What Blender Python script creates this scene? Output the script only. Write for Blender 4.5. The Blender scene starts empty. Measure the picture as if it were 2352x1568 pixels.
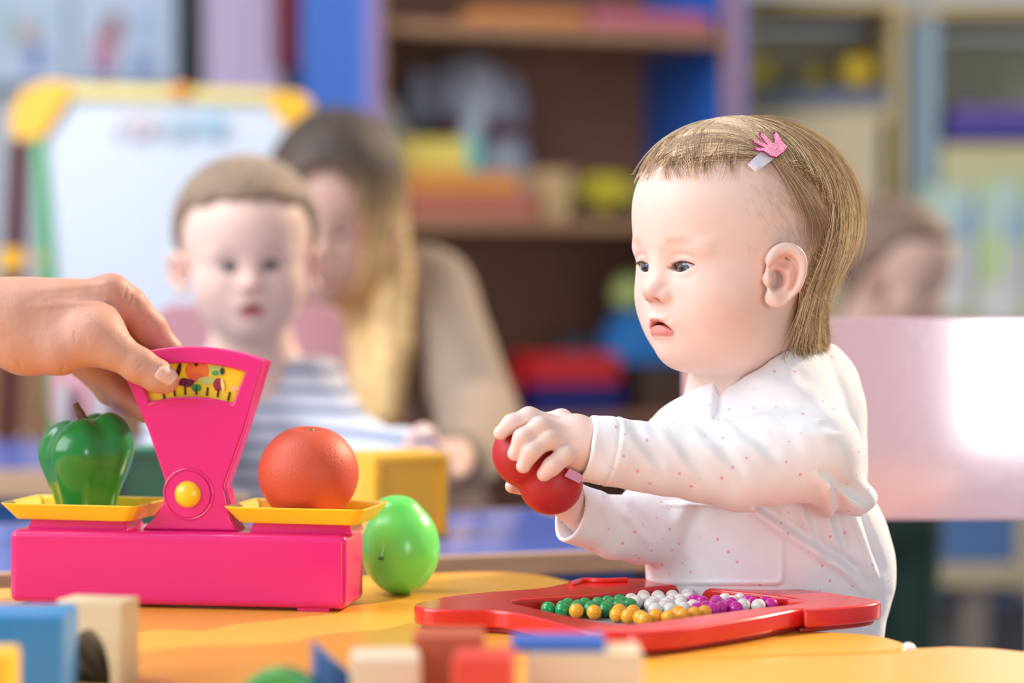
import bpy, bmesh, math, random, time
import numpy as np
from mathutils import Vector, Matrix, Quaternion
T0 = time.time()
random.seed(7); RNG = np.random.default_rng(7)
SC = bpy.context.scene
COL = SC.collection
# ------------------------------------------------------------------ camera
W, H, FPX, HZ, CAMZ = 2352, 1568, 85/36*2352, 620, 0.69
cd = bpy.data.cameras.new('camera'); cam = bpy.data.objects.new('camera', cd); COL.objects.link(cam)
cam.location = (0, 0, CAMZ); cam.rotation_euler = (math.pi/2, 0, 0)
cd.lens = 85; cd.sensor_width = 36; cd.clip_start = 0.05
cd.shift_y = -(H/2-HZ)/W
cd.dof.use_dof = True; cd.dof.focus_distance = 1.60; cd.dof.aperture_fstop = 2.8
SC.camera = cam
# ------------------------------------------------------------------ world, lights, exposure
wd = bpy.data.worlds.new('world'); SC.world = wd; wd.use_nodes = True
wn = wd.node_tree; wbg = wn.nodes['Background']
wbg.inputs[0].default_value = (0.86, 0.92, 1.0, 1); wbg.inputs[1].default_value = 0.38
def light(kind, name, loc, target, energy, color, size=None, size_y=None, angle=None):
    l = bpy.data.lights.new(name, kind); l.energy = energy; l.color = color
    if kind == 'AREA':
        l.shape = 'RECTANGLE'; l.size = size; l.size_y = size_y or size
    if angle: l.angle = angle
    o = bpy.data.objects.new(name, l); COL.objects.link(o); o.location = loc
    o.rotation_euler = (Vector(target)-Vector(loc)).to_track_quat('-Z', 'Y').to_euler()
    return o
light('AREA', 'window_daylight_left', (-2.3, 0.7, 1.6), (0.2, 1.7, 0.6), 45, (0.90, 0.95, 1.0), 2.2, 1.5)
light('AREA', 'window_daylight_behind', (1.42, -1.5, 0.78), (1.42, 1.9, 0.78), 20, (0.95, 0.97, 1.0), .84, .95)
light('AREA', 'fill_back_room', (-1.6, 2.1, 2.6), (0.8, 4.8, 0.9), 64, (0.92, 0.96, 1.0), 2.0, 1.5)  # added fill lamp, brightens the cabinets and the back of the room
light('SUN', 'sun', (3, 4, 2.6), (0.3, 1.9, 0.6), 3.6, (1.0, 0.80, 0.56), angle=math.radians(3))
SC.view_settings.view_transform = 'Standard'; SC.view_settings.look = 'None'
SC.view_settings.gamma = 1; SC.view_settings.use_curve_mapping = False
SC.view_settings.exposure = 0.41
# ------------------------------------------------------------------ helpers
def P(px, py, d): return Vector(((px-1176)/FPX*d, d, CAMZ-(py-HZ)/FPX*d))
def PA(px, py, d): return np.array(P(px, py, d))
def S2L(c):
    return tuple(((v/255)/12.92 if v/255 <= .04045 else ((v/255+.055)/1.055)**2.4) for v in c)
def tag(o, label=None, cat=None, group=None, kind=None):
    if label: o['label'] = label
    if cat: o['category'] = cat
    if group: o['group'] = group
    if kind: o['kind'] = kind
    return o
def empty(name, loc=(0, 0, 0), rz=0):
    o = bpy.data.objects.new(name, None); COL.objects.link(o)
    o.location = loc; o.rotation_euler = (0, 0, rz); o.empty_display_size = .02
    return o
MATS = {}
def mat(name, rgb, rough=.5, metal=0, spec=.5, sss=0, coat=0, bump=0, bscale=50, noise=0, nscale=8, srgb=True, trans=0, vcol=False, sheen=0):
    if name in MATS: return MATS[name]
    m = bpy.data.materials.new(name); m.use_nodes = True
    nt = m.node_tree; b = nt.nodes['Principled BSDF']
    c = S2L(rgb) if srgb else rgb
    b.inputs['Base Color'].default_value = (*c, 1); b.inputs['Roughness'].default_value = rough
    b.inputs['Metallic'].default_value = metal; b.inputs['Specular IOR Level'].default_value = spec
    b.inputs['Coat Weight'].default_value = coat; b.inputs['Coat Roughness'].default_value = .08
    if trans: b.inputs['Transmission Weight'].default_value = trans
    if sheen: b.inputs['Sheen Weight'].default_value = sheen
    if sss:
        b.inputs['Subsurface Weight'].default_value = sss; b.inputs['Subsurface Radius'].default_value = (1, .35, .2)
        b.inputs['Subsurface Scale'].default_value = .006
    tc = nt.nodes.new('ShaderNodeTexCoord')
    src = None
    if vcol:
        a = nt.nodes.new('ShaderNodeAttribute'); a.attribute_name = 'Col'; src = a.outputs['Color']
        nt.links.new(src, b.inputs['Base Color'])
    n = nt.nodes.new('ShaderNodeTexNoise'); n.inputs['Scale'].default_value = nscale; n.inputs['Detail'].default_value = 4
    nt.links.new(tc.outputs['Object'], n.inputs['Vector'])
    if noise:
        mx = nt.nodes.new('ShaderNodeMix'); mx.data_type = 'RGBA'; mx.blend_type = 'MULTIPLY'
        mr = nt.nodes.new('ShaderNodeMapRange'); mr.inputs['To Min'].default_value = 1-noise; mr.inputs['To Max'].default_value = 1+noise*.5
        mr.inputs['From Min'].default_value = .3; mr.inputs['From Max'].default_value = .7
        nt.links.new(n.outputs['Fac'], mr.inputs['Value'])
        mx.inputs['Factor'].default_value = 1
        if src: nt.links.new(src, mx.inputs['A'])
        else: mx.inputs['A'].default_value = (*c, 1)
        nt.links.new(mr.outputs['Result'], mx.inputs['B']); nt.links.new(mx.outputs['Result'], b.inputs['Base Color'])
    if bump:
        n2 = nt.nodes.new('ShaderNodeTexNoise'); n2.inputs['Scale'].default_value = bscale; n2.inputs['Detail'].default_value = 3
        nt.links.new(tc.outputs['Object'], n2.inputs['Vector'])
        bp = nt.nodes.new('ShaderNodeBump'); bp.inputs['Strength'].default_value = bump; bp.inputs['Distance'].default_value = .001
        nt.links.new(n2.outputs['Fac'], bp.inputs['Height']); nt.links.new(bp.outputs['Normal'], b.inputs['Normal'])
    MATS[name] = m
    return m
def wood(name, a, b_, rough=.45, scale=(3, 3, 30)):
    if name in MATS: return MATS[name]
    m = mat(name, a, rough); nt = m.node_tree; b = nt.nodes['Principled BSDF']
    tc = nt.nodes.new('ShaderNodeTexCoord'); mp = nt.nodes.new('ShaderNodeMapping'); mp.inputs['Scale'].default_value = scale
    n = nt.nodes.new('ShaderNodeTexNoise'); n.inputs['Scale'].default_value = 3; n.inputs['Detail'].default_value = 6; n.inputs['Distortion'].default_value = 1.0
    r = nt.nodes.new('ShaderNodeValToRGB'); r.color_ramp.elements[0].color = (*S2L(a), 1); r.color_ramp.elements[1].color = (*S2L(b_), 1)
    r.color_ramp.elements[0].position = .35; r.color_ramp.elements[1].position = .7
    nt.links.new(tc.outputs['Object'], mp.inputs[0]); nt.links.new(mp.outputs[0], n.inputs['Vector'])
    nt.links.new(n.outputs['Fac'], r.inputs[0]); nt.links.new(r.outputs[0], b.inputs['Base Color'])
    return m
def obj(name, bm, m, parent=None, smooth=True, loc=None):
    me = bpy.data.meshes.new(name); bm.to_mesh(me); bm.free()
    if m: me.materials.append(m)
    me.polygons.foreach_set('use_smooth', [smooth]*len(me.polygons))
    if smooth:
        try: me.set_sharp_from_angle(angle=math.radians(40))
        except Exception: pass
    o = bpy.data.objects.new(name, me); COL.objects.link(o)
    if parent: o.parent = parent
    if loc is not None: o.location = loc
    ar = [p.area for p in me.polygons]
    if smooth and ar and max(ar) > 6*sum(ar)/len(ar):
        w = o.modifiers.new('weighted_normals', 'WEIGHTED_NORMAL'); w.keep_sharp = True; w.weight = 100
    return o
def box(bm, c, s, bev=0, rot=None, seg=2):
    r = bmesh.ops.create_cube(bm, size=1); vs = r['verts']
    bmesh.ops.scale(bm, vec=s, verts=vs)
    if bev:
        es = list({e for v in vs for e in v.link_edges})
        rb = bmesh.ops.bevel(bm, geom=es, offset=bev, segments=seg, affect='EDGES', profile=.5)
        vs = list({v for f in rb['faces'] for v in f.verts} | {v for v in vs if v.is_valid})
    if rot is not None: bmesh.ops.rotate(bm, cent=(0, 0, 0), matrix=rot, verts=vs)
    bmesh.ops.translate(bm, vec=c, verts=vs)
    return vs
def cyl(bm, a, b, r1, r2=None, seg=24, caps=True):
    a, b = Vector(a), Vector(b); r2 = r1 if r2 is None else r2
    d = b-a; q = d.to_track_quat('Z', 'Y').to_matrix().to_4x4()
    M = Matrix.Translation((a+b)/2) @ q
    return bmesh.ops.create_cone(bm, cap_ends=caps, segments=seg, radius1=r1, radius2=r2, depth=d.length, matrix=M)['verts']
def sphere(bm, c, r, seg=24, rot=None):
    r = (r, r, r) if not hasattr(r, '__len__') else r
    M = Matrix.Translation(c) @ (rot.to_4x4() if rot is not None else Matrix.Identity(4)) @ Matrix.Diagonal((*r, 1))
    return bmesh.ops.create_uvsphere(bm, u_segments=seg, v_segments=seg//2, radius=1, matrix=M)['verts']
def prism(bm, pts, y0, y1, frame=None, bev=0, seg=3):
    """outline pts (u,v) extruded along w from y0 to y1; frame maps (u,w,v)->world (default x,y,z)"""
    f = frame or (lambda u, w, v: Vector((u, w, v)))
    a = [bm.verts.new(f(u, y0, v)) for u, v in pts]; b = [bm.verts.new(f(u, y1, v)) for u, v in pts]
    n = len(pts); fs = [bm.faces.new(a), bm.faces.new(b[::-1])]
    for i in range(n): fs.append(bm.faces.new((a[i], b[i], b[(i+1) % n], a[(i+1) % n])))
    bmesh.ops.recalc_face_normals(bm, faces=fs)
    if bev:
        es = [e for e in {e for fc in fs[:2] for e in fc.edges}]
        bmesh.ops.bevel(bm, geom=es, offset=bev, segments=seg, affect='EDGES', profile=.5)
def tube(bm, pts, rad, seg=8, closed=False):
    pts = [Vector(p) for p in pts]; n = len(pts); rings = []
    rad = rad if hasattr(rad, '__len__') else [rad]*n
    up = Vector((0, 0, 1)); prev = None
    for i, p in enumerate(pts):
        t = (pts[(i+1) % n if closed else min(i+1, n-1)]-pts[(i-1) if (closed or i) else 0]).normalized()
        if prev is None:
            s = t.cross(up)
            if s.length < .1: s = t.cross(Vector((1, 0, 0)))
            s.normalize()
        else:
            s = prev-t*prev.dot(t); s.normalize()
        prev = s; q = t.cross(s)
        rings.append([bm.verts.new(p+(s*math.cos(a)+q*math.sin(a))*rad[i]) for a in [2*math.pi*k/seg for k in range(seg)]])
    for i in range(n if closed else n-1):
        A, B = rings[i], rings[(i+1) % n]
        for k in range(seg): bm.faces.new((A[k], A[(k+1) % seg], B[(k+1) % seg], B[k]))
    if not closed:
        bm.faces.new(rings[0][::-1]); bm.faces.new(rings[-1])
def smoothline(pts, n=8):
    """closed Catmull-Rom"""
    out = []; m = len(pts); pts = [Vector(p) for p in pts]
    for i in range(m):
        p0, p1, p2, p3 = pts[i-1], pts[i], pts[(i+1) % m], pts[(i+2) % m]
        for k in range(n):
            t = k/n
            out.append(.5*((2*p1)+(p2-p0)*t+(2*p0-5*p1+4*p2-p3)*t*t+(3*p1-p0-3*p2+p3)*t**3))
    return out
def openline(pts, n=8):
    out = []; pts = [Vector(p) for p in pts]; m = len(pts)
    for i in range(m-1):
        p0, p1, p2, p3 = pts[max(i-1, 0)], pts[i], pts[i+1], pts[min(i+2, m-1)]
        for k in range(n):
            t = k/n
            out.append(.5*((2*p1)+(p2-p0)*t+(2*p0-5*p1+4*p2-p3)*t*t+(3*p1-p0-3*p2+p3)*t**3))
    return out+[pts[-1]]
def rrect(w, h, r, n=6):
    o = []
    for cx, cy, a0 in ((w/2-r, h/2-r, 0), (-w/2+r, h/2-r, 90), (-w/2+r, -h/2+r, 180), (w/2-r, -h/2+r, 270)):
        for k in range(n+1):
            a = math.radians(a0+90*k/n); o.append((cx+r*math.cos(a), cy+r*math.sin(a)))
    return o
def copy_tree(o, parent=None):
    c = o.copy(); COL.objects.link(c)
    if parent: c.parent = parent
    for ch in [x for x in bpy.data.objects if x.parent == o]: copy_tree(ch, c)
    return c
# ------------------------------------------------------------------ implicit surfaces
def A(*v): return np.array(v, dtype=np.float64)
def ell(p, c, r, R=None):
    q = p-np.asarray(c)
    if R is not None: q = q@R
    r = np.asarray(r, float)
    k0 = np.sqrt(((q/r)**2).sum(1)); k1 = np.sqrt(((q/(r*r))**2).sum(1))+1e-9
    return k0*(k0-1)/k1
def rc(p, a, b, r1, r2=None):
    a = np.asarray(a, float); b = np.asarray(b, float); r2 = r1 if r2 is None else r2
    ba = b-a; q = p-a
    t = np.clip((q@ba)/(ba@ba), 0, 1)
    return np.sqrt(((q-t[:, None]*ba)**2).sum(1))-(r1+(r2-r1)*t)
def smin(a, b, k):
    h = np.maximum(k-np.abs(a-b), 0)/k
    return np.minimum(a, b)-h*h*k*.25
def smax(a, b, k): return -smin(-a, -b, k)
def chain(p, pts, rad, k=.004, n=0):
    pts = [np.asarray(q, float) for q in pts]
    d = None
    for i in range(len(pts)-1):
        e = rc(p, pts[i], pts[i+1], rad[i], rad[i+1])
        d = e if d is None else (np.minimum(d, e) if k == 0 else smin(d, e, k))
    return d
def sst(x, a, b):
    t = np.clip((x-a)/(b-a), 0, 1); return t*t*(3-2*t)
_perm = np.random.default_rng(3).random((32, 32, 32)).astype(np.float32)
def vnoise(p, s):
    q = p*s; i = np.floor(q).astype(int); f = q-i; f = f*f*(3-2*f)
    def g(a, b, c): return _perm[(i[:, 0]+a) & 31, (i[:, 1]+b) & 31, (i[:, 2]+c) & 31]
    x, y, z = f.T
    return ((g(0,0,0)*(1-x)+g(1,0,0)*x)*(1-y)+(g(0,1,0)*(1-x)+g(1,1,0)*x)*y)*(1-z)+((g(0,0,1)*(1-x)+g(1,0,1)*x)*(1-y)+(g(0,1,1)*(1-x)+g(1,1,1)*x)*y)*z-.5
def mesh_sdf(name, f, lo, hi, h, m, parent=None, color=None, B=8, project=1):
    t0 = time.time()
    lo = np.asarray(lo, float); hi = np.asarray(hi, float)
    nb = np.ceil((hi-lo)/(h*B)).astype(int); N = nb*B+1
    I = np.stack(np.meshgrid(*[np.arange(k) for k in nb], indexing='ij'), -1).reshape(-1, 3)
    cen = lo+(I+.5)*B*h
    dc = np.concatenate([f(c) for c in np.array_split(cen, max(1, len(cen)//200000))])
    vol = np.full(N, 1.0, np.float32)
    v3 = np.repeat(np.repeat(np.repeat(dc.reshape(nb), B, 0), B, 1), B, 2)
    vol[:-1, :-1, :-1] = v3; del v3
    near = np.abs(dc) < B*h*.9+.003
    J = I[near]
    g = np.stack(np.meshgrid(*[np.arange(B+1)]*3, indexing='ij'), -1).reshape(-1, 3)
    step = 300
    for s in range(0, len(J), step):
        idx = (J[s:s+step, None, :]*B+g[None]).reshape(-1, 3)
        v = f(lo+idx*h)
        vol[idx[:, 0], idx[:, 1], idx[:, 2]] = v
    ins = vol < 0
    nx, ny, nz = N-1
    cnt = np.zeros((nx, ny, nz), np.int8)
    for a in (0, 1):
        for b in (0, 1):
            for c in (0, 1): cnt += ins[a:a+nx, b:b+ny, c:c+nz]
    act = np.flatnonzero((cnt > 0) & (cnt < 8)); del cnt
    ci = np.stack(np.unravel_index(act, (nx, ny, nz)), 1)
    acc = np.zeros((len(ci), 3)); num = np.zeros(len(ci))
    cor = [(0,0,0),(1,0,0),(0,1,0),(0,0,1),(1,1,0),(1,0,1),(0,1,1),(1,1,1)]
    for i in range(8):
        for j in range(i+1, 8):
            ca, cb = np.array(cor[i]), np.array(cor[j])
            if np.abs(ca-cb).sum() != 1: continue
            va = vol[tuple((ci+ca).T)]; vb = vol[tuple((ci+cb).T)]
            x = (va < 0) != (vb < 0)
            t = np.where(x, va/(va-vb+1e-20), 0)
            acc += np.where(x[:, None], ca+t[:, None]*(cb-ca), 0); num += x
    V = lo+(ci+acc/num[:, None])*h
    quads = []
    for ax in range(3):
        sl0 = [slice(None)]*3; sl1 = [slice(None)]*3
        sl0[ax] = slice(0, -1); sl1[ax] = slice(1, None)
        o1, o2 = [(1, 2), (2, 0), (0, 1)][ax]
        for s_ in (sl0, sl1):
            s_[o1] = slice(1, -1); s_[o2] = slice(1, -1)
        a0 = ins[tuple(sl0)]; a1 = ins[tuple(sl1)]
        e = np.argwhere(a0 != a1)
        fl = a0[tuple(e.T)]
        e[:, o1] += 1; e[:, o2] += 1
        def cid(d1, d2):
            q = e.copy(); q[:, o1] += d1; q[:, o2] += d2
            return np.searchsorted(act, np.ravel_multi_index(tuple(q.T), (nx, ny, nz)))
        q = np.stack([cid(-1, -1), cid(0, -1), cid(0, 0), cid(-1, 0)], 1)
        q[~fl] = q[~fl][:, ::-1]
        quads.append(q)
    Q = np.concatenate(quads)
    for _ in range(project):
        d = f(V); e = h*.5
        G = np.stack([f(V+A(*[e*(k == i) for k in range(3)]))-f(V-A(*[e*(k == i) for k in range(3)])) for i in range(3)], 1)/(2*e)
        gn = (G*G).sum(1)
        st = np.clip(d/np.maximum(gn, .25), -h*.6, h*.6)[:, None]*G
        V = V-st
    me = bpy.data.meshes.new(name)
    me.vertices.add(len(V)); me.vertices.foreach_set('co', V.astype(np.float32).ravel())
    me.loops.add(len(Q)*4); me.loops.foreach_set('vertex_index', Q.astype(np.int32).ravel())
    me.polygons.add(len(Q)); me.polygons.foreach_set('loop_start', np.arange(0, len(Q)*4, 4, dtype=np.int32))
    me.polygons.foreach_set('loop_total', np.full(len(Q), 4, np.int32))
    me.polygons.foreach_set('use_smooth', np.ones(len(Q), bool))
    me.update(calc_edges=True); me.validate()
    if color is not None: setcol(me, color(V))
    me.materials.append(m)
    o = bpy.data.objects.new(name, me); COL.objects.link(o)
    if parent: o.parent = parent
    print(f'{name}: {len(V)} verts {time.time()-t0:.1f}s')
    return o
def setcol(me, c):
    a = me.color_attributes.new('Col', 'FLOAT_COLOR', 'POINT')
    c4 = np.ones((len(c), 4), np.float32); c4[:, :3] = c
    a.data.foreach_set('color', c4.ravel())
def keep(o, parent):
    """parent while keeping world placement (parent is an Empty with a plain location)"""
    o.parent = parent; o.matrix_parent_inverse = parent.matrix_basis.inverted(); return o
def rotm(ax, deg): return np.array(Matrix.Rotation(math.radians(deg), 3, ax))
# ================================================================== the room
TZ = .46
def TP(px, py, z=TZ):
    d = FPX*(CAMZ-z)/(py-HZ); return ((px-1176)/FPX*d, d)
def structure(name, c, s, m, bev=0):
    bm = bmesh.new(); box(bm, (0, 0, 0), s, bev); o = obj(name, bm, m, smooth=False, loc=c); tag(o, kind='structure'); return o
wallm = mat('wall_paint', (196, 200, 208), .8, noise=.04)
structure('floor', (0, 2.6, -.025), (7, 6.6, .05), mat('floor_vinyl', (120, 126, 140), .5, noise=.15, nscale=3))
structure('wall_back', (0, 5.8, 1.25), (7, .1, 2.5), wallm)
structure('wall_left', (-3.45, 4.2, 1.25), (.1, 3.1, 2.5), wallm)
structure('baseboard_back', (0, 5.74, .04), (7, .02, .08), mat('skirting', (225, 222, 215), .5))

yellow_lam = mat('yellow_laminate', (236, 170, 62), .33, coat=.12)
edge_lam = mat('table_edge', (226, 158, 40), .35)
steel = mat('leg_steel', (205, 205, 208), .3, metal=.8)
whitepl = mat('white_plastic', (232, 230, 224), .4)
def plate_top(name, pts, z0, z1, m, parent, bev=.003):
    bm = bmesh.new(); prism(bm, pts, z0, z1, frame=lambda u, w, v: Vector((u, v, w)), bev=bev)
    return keep(obj(name, bm, m), parent)
def legs(parent, spots, z1, r=.016, m=None):
    for x, y in spots:
        bm = bmesh.new(); cyl(bm, (x, y, .012), (x, y, z1), r)
        l = keep(obj('leg', bm, m or steel), parent)
        bm = bmesh.new(); cyl(bm, (x, y, 0), (x, y, .02), r*1.25)
        keep(obj('foot_cap', bm, mat('dark_rubber', (50, 50, 52), .7)), l)
# yellow table, the girl's
t = empty('activity_table', (-.2, 1.5, 0))
tag(t, 'yellow laminate children\'s table carrying the pink scale and the red bead board', 'table')
op = [TP(-420, 1352), TP(0, 1350), TP(500, 1335), TP(900, 1319), TP(1100, 1312), TP(1240, 1319), TP(1340, 1342), TP(1460, 1378), TP(1600, 1412),
      TP(1780, 1444), TP(1900, 1450), TP(2010, 1458), TP(2070, 1472), TP(2088, 1484)]
op = [(v.x, v.y) for v in openline([(a, b, 0) for a, b in op], 5)]
op += [(.232, 1.462), (-.02, 1.42), (-.05, 1.02), (-.72, 1.02), (-.74, 1.3)]
plate_top('tabletop', op, TZ-.020, TZ, yellow_lam, t)
legs(t, [(-.62, 1.15), (-.62, 1.62), (-.08, 1.15), (-.05, 1.70)], TZ-.019)
bm = bmesh.new(); sphere(bm, (*TP(2086, 1482), TZ-.006), (.006, .006, .008)); keep(obj('corner_cap', bm, whitepl), t)['label'] = 'small white plastic corner cap'
# second yellow table
t = empty('activity_table', (.35, 1.3, 0))
tag(t, 'yellow laminate children\'s table at the lower right, nearest the viewer, empty on its right half', 'table')
op = [(.0, 1.415), (.226, 1.455)] + [TP(2100, 1487), TP(2180, 1483), TP(2280, 1487), TP(2380, 1498)] + [(.44, 1.35), (.50, 1.15), (.50, .95), (.42, .93), (.06, .93), (-.02, .95), (-.04, 1.02)]
plate_top('tabletop', op, TZ-.020, TZ, yellow_lam, t)
legs(t, [(.44, 1.0), (.42, 1.33), (.02, 1.0), (.06, 1.36)], TZ-.019)
# blue tables
blue_lam = mat('blue_laminate', (70, 104, 196), .22, coat=.3)
beech = wood('beech_edge', (196, 160, 128), (178, 142, 112))
blue_side = mat('blue_apron', (20, 84, 156), .4)
def bench_table(label, L, R, depth, edge, apron, lg):
    L, R = Vector((*L, 0)), Vector((*R, 0)); u = (R-L).normalized(); w = Vector((-u.y, u.x, 0)); c = (L+R)/2+w*depth/2
    t = empty('activity_table', (c.x, c.y, 0), math.atan2(u.y, u.x)); tag(t, label, 'table'); n = (R-L).length
    def part(nm, cc, s, m, b=.002):
        bm = bmesh.new(); box(bm, cc, s, b); o = obj(nm, bm, m, parent=t); return o
    part('tabletop', (0, 0, TZ-edge/2+.0005), (n-.02, depth-.02, edge), blue_lam)
    bm = bmesh.new()
    for cc, s in (((0, -depth/2+.006, TZ-edge/2), (n, .014, edge)), ((0, depth/2-.006, TZ-edge/2), (n, .014, edge)), ((-n/2+.006, 0, TZ-edge/2), (.014, depth, edge)), ((n/2-.006, 0, TZ-edge/2), (.014, depth, edge))):
        box(bm, cc, s, .003)
    o = obj('edge_band', bm, beech, parent=t); o['label'] = 'light beech edge band'
    part('apron', (0, 0, TZ-edge-.035), (n-.06, depth-.05, .07), blue_side)
    for sx in (-1, 1):
        for sy in (-1, 1):
            bm = bmesh.new(); box(bm, (sx*(n/2-.06), sy*(depth/2-.06), (TZ-edge)/2), (.04, .04, TZ-edge), .003); obj('leg', bm, beech, parent=t)
bench_table('blue topped table with beech edge just behind the yellow table, the boy sits at it', TP(-150, 1322), TP(1560, 1258), .36, .018, .07, 1)
bench_table('blue topped table with thick beech edge far left, partly behind the green pepper', TP(-300, 1078), TP(330, 1080), .48, .034, .07, 1)

# ---- bookcase
brown = wood('brown_board', (142, 96, 70), (160, 110, 82), .5)
bluepan = mat('blue_board', (36, 98, 190), .4)
lilac = mat('lilac_edge', (150, 130, 190), .5)
tan_edge = wood('tan_edge', (176, 132, 96), (158, 112, 78))
th = math.radians(22)
bc = empty('bookcase', (-.256, 4.3, 0), th)
tag(bc, 'tall open bookcase with brown shelves and bright blue sides, centre background', 'bookcase')
BW, BD, BH = .75, .41, 1.55
def bpart(nm, c, s, m, b=.002, parent=bc):
    bm = bmesh.new(); box(bm, c, s, b); return obj(nm, bm, m, parent=parent)
for x in (.009, BW-.009):
    sp = bpart('side_panel', (x, BD/2+.012, BH/2), (.018, BD-.024, BH), bluepan); sp['label'] = 'blue side panel'
    e = bpart('edge_band', (x, .006, BH/2), (.024, .012, BH), lilac, .001); e['label'] = 'lilac front edge'
    e = bpart('front_stile', (x+(.016 if x < .3 else -.016), .014, BH/2), (.016, .022, BH-.002), tan_edge, .001)
bpart('back_panel', (BW/2, BD-.006, BH/2), (BW-.04, .008, BH-.01), brown)
for z in (.05, .42, .785, 1.14, BH-.012): bpart('shelf', (BW/2, BD/2+.012, z-.011), (BW-.038, BD-.03, .022), tan_edge if z > .6 else brown)
BM = Matrix.Translation((-.256, 4.3, 0)) @ Matrix.Rotation(th, 4, 'Z')
def onshelf(name, label, cat, u, w, z, build, m, rz=0, group=None):
    bm = bmesh.new(); build(bm); p = BM @ Vector((u, w, z)); o = obj(name, bm, m, loc=p); o.rotation_euler.z = th+rz
    tag(o, label, cat, group); return o
def B_(s, b=.004): return lambda bm: box(bm, (0, 0, s[2]/2), s, b)
def pxu(px, w=.12):   # pixel column -> u coordinate on the shelf at depth w
    k = (px-1176)/FPX
    # x = -.256+u cos - w sin ; d = 4.3+u sin + w cos ; x = k d
    return (k*(4.3+w*math.cos(th))+.256+w*math.sin(th))/(math.cos(th)-k*math.sin(th))
# grey plush elephant on middle shelf
pl = empty('plush_toy', BM @ Vector((pxu(1080, .3), .30, .785)), th); tag(pl, 'large grey plush animal slumped on the middle shelf of the bookcase', 'soft toy')
plush = mat('grey_plush', (196, 202, 218), .95, noise=.15, nscale=30, sheen=.4)
def f_plush(p):
    d = ell(p, (0.02, 0, .10), (.10, .085, .105)); d = smin(d, ell(p, (-.01, -.02, .24), (.085, .075, .075)), .04)
    d = smin(d, ell(p, (-.10, .01, .235), (.032, .03, .06)), .02); d = smin(d, ell(p, (.085, .01, .22), (.032, .03, .07)), .02)
    d = smin(d, chain(p, [(-.02, -.08, .23), (-.04, -.12, .17), (-.07, -.13, .12)], [.028, .02, .015]), .02)
    for sx in (-1, 1):
        d = smin(d, rc(p, (sx*.06, -.05, .045), (sx*.08, -.13, .035), .034, .032), .02)
    return np.maximum(d, -p[:, 2]+.002)
mesh_sdf('body', f_plush, (-.18, -.18, -.01), (.18, .12, .34), .006, plush, pl)
for x in (-.05, .03):
    bm = bmesh.new(); sphere(bm, (x, -.087, .265), .008); obj('eye', bm, mat('bead_black', (20, 20, 24), .2), parent=pl)
bm = bmesh.new(); tube(bm, [(-.075, -.05, .175), (0, -.09, .17), (.07, -.05, .175), (.06, .05, .175), (-.05, .05, .175)], .016, closed=True); obj('scarf', bm, mat('maroon_scarf', (120, 60, 70), .9), parent=pl)
onshelf('paper_sheet', 'white crumpled paper leaning at the left end of the middle shelf', 'paper', pxu(915, .22), .22, .785, lambda bm: prism(bm, [(-.045, 0), (.07, 0), (.03, .14), (-.01, .22), (-.045, .24)], -.004, .004), mat('paper_white', (240, 236, 226), .8))
onshelf('toy_box', 'yellow cardboard box on the middle shelf beneath the grey plush', 'box', pxu(985, .08), .085, .785+.085, B_((.135, .06, .06)), mat('box_yellow', (226, 200, 96), .6))
onshelf('toy_box', 'teal narrow box at the right of the yellow box on the bookcase', 'box', pxu(1075, .08), .085, .785+.085, B_((.03, .06, .065)), mat('box_teal', (100, 190, 180), .6))
onshelf('storage_tray', 'orange tray of toys lying on the middle shelf of the bookcase', 'tray', pxu(1050, .07), .08, .785+.045, B_((.22, .10, .038)), mat('tray_orange', (218, 140, 62), .5))
onshelf('storage_tray', 'salmon coloured flat tray lying under the orange one on the bookcase', 'tray', pxu(1070, .07), .08, .785, B_((.25, .11, .044)), mat('tray_salmon', (186, 104, 84), .5))
def basket(bm):
    prism(bm, [(-.022, 0), (.022, 0), (.035, .09), (-.03, .09)], -.05, .05, bev=.003)
onshelf('basket', 'beige woven basket end standing right of the trays on the bookcase', 'basket', pxu(1262, .07), .08, .785, basket, mat('basket_beige', (196, 160, 112), .8, noise=.2, nscale=80))
def car(bm):
    prism(bm, smoothline([(-.07, .02, 0), (-.07, .045, 0), (-.03, .06, 0), (0, .085, 0), (.05, .08, 0), (.075, .05, 0), (.08, .02, 0)], 3) and [(-.07, .02), (-.07, .05), (-.03, .06), (-.01, .085), (.045, .085), (.075, .055), (.08, .02)], -.03, .03, bev=.006)
tc_ = empty('toy_car', BM @ Vector((pxu(1368, .1), .1, .785)), th); tag(tc_, 'olive yellow toy car parked on the right of the middle shelf', 'toy car')
bm = bmesh.new(); car(bm); obj('body', bm, mat('olive_yellow', (190, 172, 36), .4), parent=tc_)
for x in (-.04, .045):
    for s in (-1, 1):
        bm = bmesh.new(); cyl(bm, (x, s*.024, .02), (x, s*.036, .02), .02); obj('wheel', bm, mat('tyre', (28, 26, 26), .7), parent=tc_)
onshelf('toy_box', 'grey blue plastic box beside the yellow toy car on the shelf', 'box', pxu(1508, .1), .09, .785, B_((.065, .07, .07)), mat('box_greyblue', (120, 140, 150), .5))
# top shelf pieces
onshelf('folded_cloth', 'orange folded cloth lying on the top visible shelf', 'cloth', pxu(1190, .1), .1, 1.14, B_((.22, .14, .03), .01), mat('cloth_orange', (206, 130, 70), .9))
onshelf('folded_cloth', 'pink folded cloth lying at the right of the top shelf', 'cloth', pxu(1470, .1), .1, 1.14, B_((.24, .14, .035), .01), mat('cloth_pink', (196, 100, 120), .9))
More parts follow.
